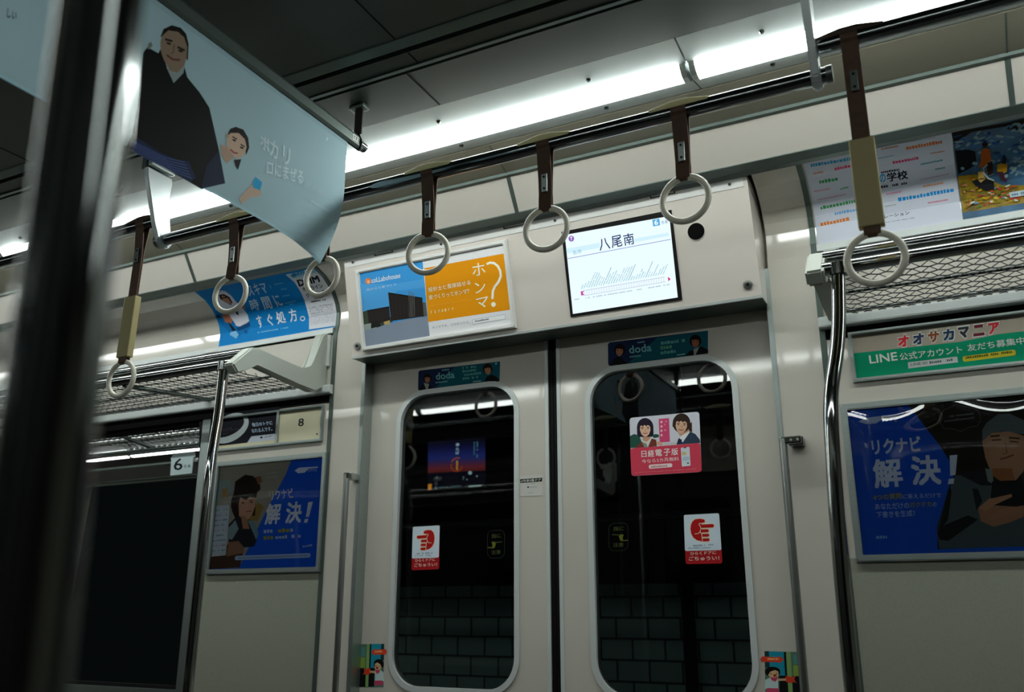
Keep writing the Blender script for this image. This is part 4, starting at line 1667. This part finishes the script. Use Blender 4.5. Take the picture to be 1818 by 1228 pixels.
def strap(label, cx, z, ring_z, tilt=0.0, seat=False, twist=0.0, y=RY):
    t = thing('hand_strap', label, 'hand strap', (cx, y, z), 'hand straps')
    rr, rt = .0485, .0068                       # ring and its tube
    top = ring_z + rr                           # middle of the ring's tube at the top
    rz = z
    path = []
    r0 = .0172
    for k in range(-2, 11):
        a = R(180 - k * 22.5)
        path.append((r0 * math.cos(a), rz + r0 * math.sin(a)))
    jz = rz - .085
    bz = [(.0045, jz), (.0038, jz - .03), (.0036, (jz + top) / 2), (.0055, top + .025)]
    path += bz
    for k in range(0, 9):
        a = R(20 - k * 27.5)
        path.append(((rt + .0008) * math.cos(a), top + (rt + .0008) * math.sin(a)))
    path += [(-q[0], q[1]) for q in bz[::-1]]
    ws = []
    for q in path:
        f = min(1, max(0, (q[1] - top) / .08))
        ws.append(.029 + .003 * f)
    m = MB()
    m.ribbon(path, ws, .0026)
    bm = m.bm
    zt = top + .01

    def place(v, ring=False):
        d = v.z - rz
        a = twist * min(1, max(0, (-d - .06) / (rz - .06 - zt)))
        c, s_ = math.cos(a), math.sin(a)
        X, Y = v.x * c - v.y * s_, v.x * s_ + v.y * c
        X += math.tan(tilt) * d if d < -.02 else 0
        return Vector((cx + X, y + Y, v.z))
    for v in bm.verts:
        v.co = place(v.co)
    m.build('strap_band', LEATHER, t)
    m = MB()
    n = 40
    m.tube([(rr * math.cos(2 * math.pi * k / n), 0, ring_z + rr * math.sin(2 * math.pi * k / n)) for k in range(n)], rt, 12, closed=True)
    a = twist
    for v in m.bm.verts:
        X, Y = v.co.x * math.cos(a) - v.co.y * math.sin(a), v.co.x * math.sin(a) + v.co.y * math.cos(a)
        v.co = Vector((cx + X + math.tan(tilt) * (ring_z - rz), y + Y, v.co.z))
    m.build('ring', RING, t, True)
    # clip plate with two rivets on the band's front
    if True:
        k0 = jz - .012
        m = MB().box(-.007, .007, -.0092, -.0064, k0 - .022, k0 + .022, .0012)
        for v in m.bm.verts:
            v.co = place(v.co)
        o = m.build('clip_plate', ALU if not seat else ALUD, t)
        for zz in (k0 - .014, k0 + .014):
            m = MB().tube([place(Vector((0, -.0091, zz))), place(Vector((0, -.0106, zz)))], .0026, 10)
            m.build('rivet', CHROMED, o)
    # grip sleeve of the tape on the rail
    m = MB()
    m.tube([(cx - .062, y, z + .0015), (cx - .036, y, z + .0055), (cx - .014, y, z + .0085), (cx + .014, y, z + .0085), (cx + .036, y, z + .0055), (cx + .062, y, z + .0015)], [.0168, .0176, .0186, .0186, .0176, .0168], 20)
    for v in m.bm.verts:
        if v.co.z < z + .006:
            v.co.z = max(v.co.z, z + .005)
            v.co.y = y + (v.co.y - y) * .92
    m.build('rail_tape', GRIPD if seat else GRIP, t, True)
    if seat:
        m = MB().box(-.0225, .0225, -.0105, .0105, ring_z + .060, ring_z + .238, .0025)
        for v in m.bm.verts:
            v.co = Vector((cx + v.co.x + math.tan(tilt) * (v.co.z - rz), y + v.co.y, v.co.z))
        m.build('sleeve', SLEEVE, t)
    return t


strap('hand strap with a long beige sleeve hanging before the dark window side', -.978, SZ, 1.737, R(1.2), True)
strap('short hand strap hanging before the blue clinic advert', -.612, RZ, 1.923, 0, False, .12)
strap('short hand strap whose ring peeks out under the corner of the hanging advert', -.311, RZ, 1.920, 0, False, .0)
strap('short hand strap whose ring overlaps the orange framed advert', -.004, RZ, 1.925, R(-.5), False, .22)
strap('short hand strap between the orange advert and the display screen', .301, RZ, 1.926, 0, False, .06)
strap('short hand strap over the top corner of the display screen', .612, RZ, 1.929, 0, False, -.05)
s7 = strap('hand strap with a long beige sleeve hanging before the white school advert', .955, SZ, 1.737, R(.3), True)

# ================================================================== LUGGAGE RACKS
ARMP = [(-.405, 1.788), (-.432, 1.812), (-.358, 1.881), (-.328, 1.886), (-.130, 1.872), (-.104, 1.874), (-.082, 1.886), (-.070, 1.906), (-.038, 2.006), (-.028, 2.017), (-.012, 2.019), (-.001, 2.019),
        (-.001, 1.845), (-.022, 1.832), (-.044, 1.814), (-.060, 1.809), (-.136, 1.817), (-.330, 1.838), (-.372, 1.806)]


def rack(label, sg):
    x0, x1 = sg * .800, sg * 3.4
    t = thing('luggage_rack', label, 'rack', (sg * .82, 0, 1.80))
    MB().prism(ARMP, sg * .800, sg * .838, .005, seg=3).build('end_arm', ARM, t)
    MB().box(min(sg * .789, sg * .822), max(sg * .789, sg * .822), -.011, -.0005, 1.906, 2.016, .002).build('mount_plate', ALUL, t)
    for zz in (1.916, 2.006):
        m = MB()
        screw(m, (sg * (.8055 + .001), -.011, zz), (0, -1, 0), .0042, .0015)
        m.build('screw', BLACK, t)
    for yy, zz, rr in ((-.398, 1.824, .0145), (-.362, 1.866, .0125)):
        m = MB().cyl((sg * .834, yy, zz), (sg * 3.39, yy, zz), rr, 20)
        m.build('front_bar', CHROME, t, True)
    # thin bars under the net and the rail along the wall
    for yy, zz, rr in ((-.205, 1.832, .004), (-.0105, 1.8485, .005)):
        m = MB().cyl((sg * .830, yy, zz), (sg * 3.39, yy, zz), rr, 10)
        m.build('net_bar', CHROMED, t, True)
    for xc in ((.862, 1.275, 2.05, 2.80) if sg > 0 else (1.275, 2.05, 2.80)):
        m = MB().box(sg * xc - .030, sg * xc + .030, -.0095, -.0005, 1.988, 2.012, .0015)
        o = m.build('wall_bracket', ALUL, t)
        m = MB().prism([(-.010, 2.014), (-.010, 1.96), (-.020, 1.93), (-.024, 1.93), (-.024, 2.006), (-.018, 2.014)], sg * xc - .008, sg * xc + .008, .0015)
        m.build('bracket_tab', ARM, o)
        for dx in (-.021, .021):
            m = MB()
            screw(m, (sg * xc + dx, -.0095, 2.0), (0, -1, 0), .0045, .0012)
            m.build('screw', BLACK, o)
    for xc in (1.30, 2.05, 2.80):
        m = MB().prism([(-.385, 1.808), (-.385, 1.820), (-.012, 1.846), (-.012, 1.838)], sg * xc - .009, sg * xc + .009)
        m.build('cross_bar', ALUD, t)
    # woven net
    m = MB()
    px_, py_ = .033, .0235
    ny = 16
    nx = 60
    for r_ in range(ny):
        yb = -.375 + r_ * py_
        off = (r_ % 2) * px_ / 2
        pts = []
        for k in range(nx * 2):
            xx = .84 + off + k * px_ / 2
            if xx > 2.2:
                break
            yy = yb + (py_ * .62 if k % 2 else -py_ * .62 + py_ * .1)
            zz = 1.811 + (yy + .39) * .072 + (.002 if (k % 2) == (r_ % 2) else -.002)
            pts.append((sg * xx, yy, zz))
        m.tube(pts, .0013, 4)
    m.build('net', NETM, t)
    return t


rack_l = rack('luggage rack with a pale angular end arm over the dark window', -1)
rack_r = rack('luggage rack with a wire net below the white school advert', 1)

# ================================================================== GRAB POLES AND DOOR HANDLES


def smooth_path(pts, n=6):
    P = [Vector(p) for p in pts]
    out = [P[0]]
    for a, b, c in zip(P, P[1:], P[2:]):
        r = min((a - b).length, (c - b).length) * .45
        e1 = b + (a - b).normalized() * r
        e2 = b + (c - b).normalized() * r
        for k in range(n + 1):
            t_ = k / n
            out.append(e1 * (1 - t_) ** 2 + b * 2 * t_ * (1 - t_) + e2 * t_ * t_)
    out.append(P[-1])
    return out


def pole(label, sg):
    t = thing('grab_pole', label, 'pole', (sg * .815, -.47, 0))
    pts = smooth_path([(sg * .865, -.398, 1.815), (sg * .853, -.412, 1.665), (sg * .826, -.452, 1.53), (sg * .816, -.462, 1.25), (sg * .812, -.470, .6), (sg * .812, -.470, .004)])
    MB().tube(pts, .0145, 24).build('tube', CHROME, t, True)
    MB().tube([(sg * .865, -.398, 1.832), (sg * .865, -.398, 1.806)], .0185, 20).build('socket', CHROMED, t, True)
    MB().tube([(sg * .812, -.470, .001), (sg * .812, -.470, .014)], [.034, .026], 20).build('floor_flange', STEEL, t, True)
    return t


pole('bent chrome grab pole between the blue woman poster and the door', -1)
pole('bent chrome grab pole beside the green banner and the young man poster', 1)

for sg, lb in ((-1, 'thin upright door handle bar next to the blue woman poster'), (1, 'thin upright door handle bar with a dark bracket beside the pink sticker door')):
    t = thing('door_handrail', lb, 'handle', (sg * .655, -.045, .7))
    xx = sg * .662
    MB().tube(smooth_path([(xx, -.047, .70), (xx, -.047, 1.2), (xx, -.047, 1.532)]), .0095, 16).build('bar', STEEL, t, True)
    for zz in (.72, 1.527):
        m = MB()
        rx = xx + (.044 if sg > 0 else .010)
        m.box(xx - .0075, rx, -.055, -.036, zz - .009, zz + .009, .003)
        o = m.build('bracket', CHROMED, t)
        m = MB().box(rx - (.034 if sg > 0 else .018), rx + .002, -.037, -.0008, zz - .011, zz + .011, .003)
        m.build('wall_foot', CHROMED if sg > 0 else STEEL, o)
        if sg > 0:
            for dx in (.008, .024):
                m = MB()
                screw(m, (rx - dx, -.055, zz), (0, -1, 0), .003, .001)
                m.build('rivet', STEEL, o)

# the pole right before the camera, leaning a little
p0, p1 = ray(178, 0), ray(125, 430)
h0 = Vector((p0.x, p0.y, 0)).length
h1 = Vector((p1.x, p1.y, 0)).length
A, B = CAM + p0 * (.375 / h0), CAM + p1 * (.375 / h1)
d = (B - A) / (B.z - A.z)
low, high = A + d * (.0 - A.z), A + d * (2.352 - A.z)
t = thing('grab_pole', 'thick blurred chrome pole close before the hanging advert', 'pole', tuple(low))
MB().tube([low + Vector((0, 0, .002)), high], .0175, 32).build('tube', POLEM, t, True)
MB().tube([low + Vector((0, 0, .001)), low + Vector((0, 0, .02))], [.04, .03], 24).build('floor_flange', STEEL, t, True)
MB().tube([high - Vector((0, 0, .02)), high], [.026, .034], 24).build('ceiling_flange', STEEL, t, True)

# ================================================================== HANGING ADVERT
HX = -.2
U0, U1, V0, V1 = -1.93, -.722, 1.911, 2.240


def curl(u, v):
    a_ = max(0, (u + 1.02) / .30)
    b_ = max(0, (2.10 - v) / .19)
    k = min(1.2, a_ * b_)
    return Vector((-.055 * k * k, -.008 * k * k, .004 * k))


HSF = Surf(x=HX, warp=curl)
HSF.wu0, HSF.wu1, HSF.wv0, HSF.wv1 = U0, U1, V0, V1
PAPER = mat('advert_paper', 'aac6cf', .6, spec=.12)
_b = PAPER.node_tree
_t = _b.nodes.new('ShaderNodeBsdfTranslucent')
_t.inputs[0].default_value = (*hexc('a3c4cf'), 1)
_m = _b.nodes.new('ShaderNodeMixShader')
_m.inputs[0].default_value = .5
_b.links.new(_b.nodes['Principled BSDF'].outputs[0], _m.inputs[1])
_b.links.new(_t.outputs[0], _m.inputs[2])
_b.links.new(_m.outputs[0], _b.nodes['Material Output'].inputs[0])
t = thing('hanging_advert', 'pale blue paper advert hanging across the aisle with a big dark robed figure', 'advert', (HX, U1, V1))
P = Print(HSF, Crop(220, 20, 4.092), h=0, step=.0002)
P.face([(U0, V0), (U1, V0), (U1, V1), (U0, V1)], PAPER)
P.up()
P.face([(U0, V1 - .022), (U1, V1 - .022), (U1, V1), (U0, V1)], '9dbcc6')
P.face([(U0, V0), (U1, V0), (U1, V0 + .006), (U0, V0 + .006)], 'a8d0dc')
ROBE = '090a0d'
P.poly([(20, 985), (60, 900), (100, 700), (140, 300), (170, 260), (250, 305), (265, 275), (310, 400), (360, 520), (440, 405), (460, 480), (550, 590), (620, 700), (650, 830), (690, 1010), (735, 1250), (560, 1290), (300, 1140)], ROBE)
P.up()
P.poly([(60, 985), (100, 920), (250, 1020), (400, 1085), (470, 1090), (520, 1210), (480, 1240), (250, 1110)], '1d2a4c')
P.poly([(690, 1010), (735, 1250), (560, 1290), (600, 1120)], '1c2740')
P.up()
for k in range(6):
    o_ = k * 26
    P.line([(75 - k * 3, 950 + o_ * .5), (190 + k * 10, 1010 + o_ * .75), (300 + k * 14, 1065 + o_ * .8), (440 + k * 10, 1095 + o_ * .9)], 6, '4a5f96')
P.poly([(305, 405), (370, 450), (440, 400), (430, 450), (362, 520), (340, 480)], '8fa0a0')
P.up()
P.poly([(262, 190), (285, 130), (345, 102), (410, 120), (450, 165), (468, 240), (462, 360), (440, 330), (280, 180)], '17130f')
P.up()
P.poly([(262, 220), (275, 180), (320, 140), (390, 150), (435, 190), (458, 260), (452, 340), (435, 400), (380, 450), (330, 430), (285, 350), (265, 290)], '8d7a68')
P.up()
P.line([(300, 205), (345, 218)], 16, '2c211b')
P.line([(390, 262), (435, 285)], 16, '2c211b')
P.oval((322, 235), 18, 8, '1f1814', .4)
P.oval((408, 290), 18, 8, '1f1814', .4)
P.line([(362, 240), (355, 300), (340, 310)], 8, '6a5648')
P.line([(310, 320), (350, 350), (400, 355)], 14, '6a3a34')
P.poly([(175, 235), (195, 222), (205, 250), (180, 280), (165, 270)], '7a8078')
# the woman looking out beside him
P.poly([(700, 965), (745, 985), (790, 1070), (745, 1105), (705, 1050)], 'b79a84')
P.poly([(795, 1080), (850, 1075), (825, 1155), (805, 1120)], '15141a')
P.poly([(745, 905), (770, 855), (810, 840), (865, 860), (900, 920), (907, 990), (885, 1045), (870, 960), (800, 885)], '17140f')
P.up()
P.poly([(742, 930), (770, 885), (830, 885), (875, 930), (888, 990), (870, 1045), (820, 1075), (770, 1035), (742, 975)], 'c9ad98')
P.oval((748, 905), 10, 18, 'b79a84')
P.up()
P.line([(785, 912), (815, 930)], 9, '2a201a')
P.line([(845, 968), (872, 985)], 9, '2a201a')
P.oval((797, 938), 15, 7, '231a16', .5)
P.oval((852, 992), 15, 7, '231a16', .5)
P.line([(770, 1005), (795, 1028), (820, 1032)], 11, '9a4a48')
J3 = Crop(380, 200, 4.386)


def g(*pts):
    return [((J3(*q)[0] - 220) * 4.092, (J3(*q)[1] - 20) * 4.092) for q in pts]


P.poly(g((190, 665), (260, 590), (300, 560), (360, 600), (365, 640), (330, 660), (280, 655), (215, 715)), 'c2aa98')
P.up()
P.poly(g((300, 540), (318, 500), (370, 545), (355, 605), (300, 585)), '1a9fd4')
WT = 'cfe2e8'
P.text('ポ', *g((355, 265), (425, 330), (358, 150)), WT, .02)
P.text('カ', *g((430, 330), (490, 375), (435, 195)), WT, .02)
P.text('リ', *g((530, 390), (585, 425), (535, 250)), WT, .02)
P.text('ロにまぜる', *g((405, 480), (690, 560), (410, 370)), WT, .02)
P.small(g((690, 575))[0], g((850, 655))[0], 62, 'a9c6d0', .5)
P.line(g((765, 690), (905, 765)), 14, 'b4ced8')
P.small(g((865, 215))[0], g((895, 225))[0], 30, 'c4dbe2')
P.text('しい', (-858, 45), (-790, 70), (-850, -20), '15181c', .02)
o = P.build('paper_sheet', t)

# its clip bar, hangers and number tag
t = thing('advert_bar', 'grey metal clip bar across the ceiling carrying the hanging advert', 'bar', (HX, U1, 2.25))
yb0, yb1 = -.668, 2 * YC + .668
m = MB()
sec = [(.0085, 0), (.0085, .022), (.004, .030), (-.004, .030), (-.0085, .022), (-.0085, 0), (-.0025, -.006), (-.0025, .0), (.0025, .0), (.0025, -.006)]
a_ = [m.bm.verts.new((HX + sx, yb0, 2.236 + sz)) for sx, sz in sec]
b_ = [m.bm.verts.new((HX + sx, yb1, 2.236 + sz)) for sx, sz in sec]
for i in range(len(sec)):
    k = (i + 1) % len(sec)
    m.bm.faces.new((a_[i], a_[k], b_[k], b_[i]))
m.bm.faces.new(a_)
m.bm.faces.new(b_[::-1])
m.build('clip_rail', ALUD, t)
for yy in (yb0, yb1):
    e = .014 if yy == yb0 else -.014
    MB().tube([(HX, yy - e, 2.246), (HX, yy + e, 2.246)], .0125, 16).build('end_cap', CHROMED, t, True)
for yy in (yb0 - .012, yb1 + .012):
    m = MB().box(HX - .013, HX + .010, yy - .002, yy + .002, 2.272, 2.350, .001)
    o = m.build('hanger', mat('dark_bronze', '2b2823', .5, metal=.4), t)
    MB().box(HX - .024, HX + .020, yy - .014, yy + .014, 2.343, 2.3535, .002).build('ceiling_foot', ALUD, o)
    MB().tube([(HX, yy, 2.275), (HX + .006, yy, 2.262), (HX + .012, yy, 2.247), (HX + .008, yy, 2.234), (HX - .002, yy, 2.230)], .0028, 8).build('hook', BLACK, o)
TS = Surf(x=HX + .0088)
P = Print(TS, lambda *q: q, h=.0002)
P.face([(-.712, 2.240), (-.690, 2.240), (-.690, 2.257), (-.712, 2.257)], 'd5d8d2')
P.up()
vs, fs, bb = glyphs('17', .02)
i = P.mi('2a2c2c')
V = [P.bm.verts.new((-.708 + (vx - bb[0]) / (bb[1] - bb[0]) * .014, 2.243 + (vy - bb[2]) / (bb[3] - bb[2]) * .011, P.L)) for vx, vy in vs]
for f in fs:
    try:
        P.bm.faces.new([V[k] for k in f]).material_index = i
    except ValueError:
        pass
P.build('number_tag', t)

# ================================================================== OUTSIDE: THE TUNNEL WALL
TY = 2.5
m = MB().box(-9, 5, TY, TY + .1, -1.0, 4.2)
struct(m.build('wall_tunnel', TUNNEL))
BRK = bpy.data.materials.new('tunnel_blocks')
BRK.use_nodes = True
nt = BRK.node_tree
bs = nt.nodes['Principled BSDF']
tc = nt.nodes.new('ShaderNodeTexCoord')
sx = nt.nodes.new('ShaderNodeSeparateXYZ')
cx_ = nt.nodes.new('ShaderNodeCombineXYZ')
nt.links.new(tc.outputs['Object'], sx.inputs[0])
nt.links.new(sx.outputs['X'], cx_.inputs['X'])
nt.links.new(sx.outputs['Z'], cx_.inputs['Y'])
br = nt.nodes.new('ShaderNodeTexBrick')
br.inputs['Scale'].default_value = 1
br.inputs['Brick Width'].default_value = .180
br.inputs['Row Height'].default_value = .1085
br.inputs['Mortar Size'].default_value = .006
br.inputs['Mortar Smooth'].default_value = .1
br.inputs['Color1'].default_value = (*hexc('a8c4c4'), 1)
br.inputs['Color2'].default_value = (*hexc('96b2b2'), 1)
br.inputs['Mortar'].default_value = (*hexc('222a2a'), 1)
nt.links.new(cx_.outputs[0], br.inputs['Vector'])
nt.links.new(br.outputs['Color'], bs.inputs['Base Color'])
bs.inputs['Roughness'].default_value = .5
m = MB().box(-9, 5, TY - .03, TY - .001, -1.0, 1.26)
struct(m.build('wall_tunnel_tiles', BRK))
for xx in (-.31, -5.1):
    m = MB().box(xx - .03, xx + .03, TY - .07, TY - .031, -1, 4.2)
    struct(m.build('tunnel_pillar', TUNNEL))
for zz, rr in ((2.62, .03), (1.62, .02)):
    m = MB().cyl((-9, TY - .06, zz), (5, TY - .06, zz), rr, 12)
    tag(m.build('tunnel_pipe', PIPE, None, True), 'dim pipe along the dark tunnel wall ' + ('high behind the glass' if zz > 2 else 'under the night poster'), 'pipe')



def sign(hx):                               # backlit advert panel
    n_ = 'sign_' + hx
    return bpy.data.materials.get(n_) or emit(n_, hexc(hx), .26)


TSF = Surf([(TY - .002, 0), (TY - .002, 3)])
P = Print(TSF, Crop(730, 770, 10.233), h=.012)
P.quad((320, 150), (1365, 60), (1365, 960), (320, 1010), sign('10101c'))
P.up()
for k in range(12):
    z0, z1 = 150 + k * 47, 150 + (k + 1) * 47
    cs = ['16162a', '18193a', '1b1d48', '1f2458', '232b68', '263074', '2a3478', '33336e', '4a2f58', '5f2c44', '702c36', '6a2626']
    P.quad((322, z0 - 2), (1362, z0 - 50), (1362, z1 - 50), (322, z1), sign(cs[k]))
P.up()
P.text('帰', (830, 232), (890, 228), (830, 176), sign('c4e2f0'), .03)
P.text('れ', (830, 312), (888, 308), (830, 256), sign('b4d8ec'), .03)
P.text('ば', (826, 378), (886, 374), (826, 322), sign('b4d8ec'), .03)
P.small((1155, 150), (1150, 385), 24, sign('4a8298'))
P.small((1208, 148), (1203, 435), 26, sign('5a94a8'))
for k in range(18):
    t0, t1 = R(200 - k * 11), R(200 - (k + 1) * 11)
    P.line([(840 + 95 * math.cos(t0), 590 + 95 * math.sin(t0)), (840 + 95 * math.cos(t1), 590 + 95 * math.sin(t1))], 14, sign('c4562c'))
P.line([(755, 510), (790, 465), (850, 440), (895, 445)], 26, sign('a8584a'))
P.poly([(835, 490), (868, 490), (870, 560), (862, 590), (870, 650), (850, 665), (832, 650), (838, 580)], sign('d89a3a'))
P.oval((1088, 712), 34, 34, sign('a8c8d0'))
for a, b, s_ in ((485, 795, 14), (968, 790, 11), (1030, 832, 11), (1212, 772, 15), (965, 825, 8)):
    P.oval((a, b), s_ * 1.2, s_, sign('8fa8a8'))
P.poly([(325, 920), (390, 910), (390, 1015), (325, 1022)], sign('f09a2c'))
P.small((425, 1000), (940, 960), 28, sign('58787c'), .6)
P.quad((1060, 945), (1295, 930), (1295, 952), (1060, 970), sign('b8d4cc'))
sticker(P, 'night_poster', 'dark blue night sky poster on the tunnel wall behind the door glass', 'poster')

# ================================================================== THE OTHER SIDE OF THE CAR (seen mirrored in the glass)
dup(rack_l, (.82, 2 * YC, 1.80), 'luggage rack across the car over the seats by the blurred pole', math.pi)
dup(rack_r, (-.82, 2 * YC, 1.80), 'luggage rack across the car mirrored in the dark window', math.pi)
root = [o for o in S.objects if o.name.startswith('strap_rail') and o.type == 'EMPTY']
for r_, lb in zip(root, ('strap rail across the car mirrored in the door glass', 'strap rail across the car over the seats by the window side', 'strap rail across the car over the seats behind the viewer')):
    dup(r_, (r_.location.x, 2 * YC - RY, r_.location.z), lb)
proto = [o for o in S.objects if o.name.startswith('hand_strap') and o.type == 'EMPTY'][5]
for k, xx in enumerate((-.612, -.306, .0, .306, .612)):
    dup(proto, (xx, 2 * YC - RY, RZ), 'short hand strap across the car, seen only mirrored in the door glass')
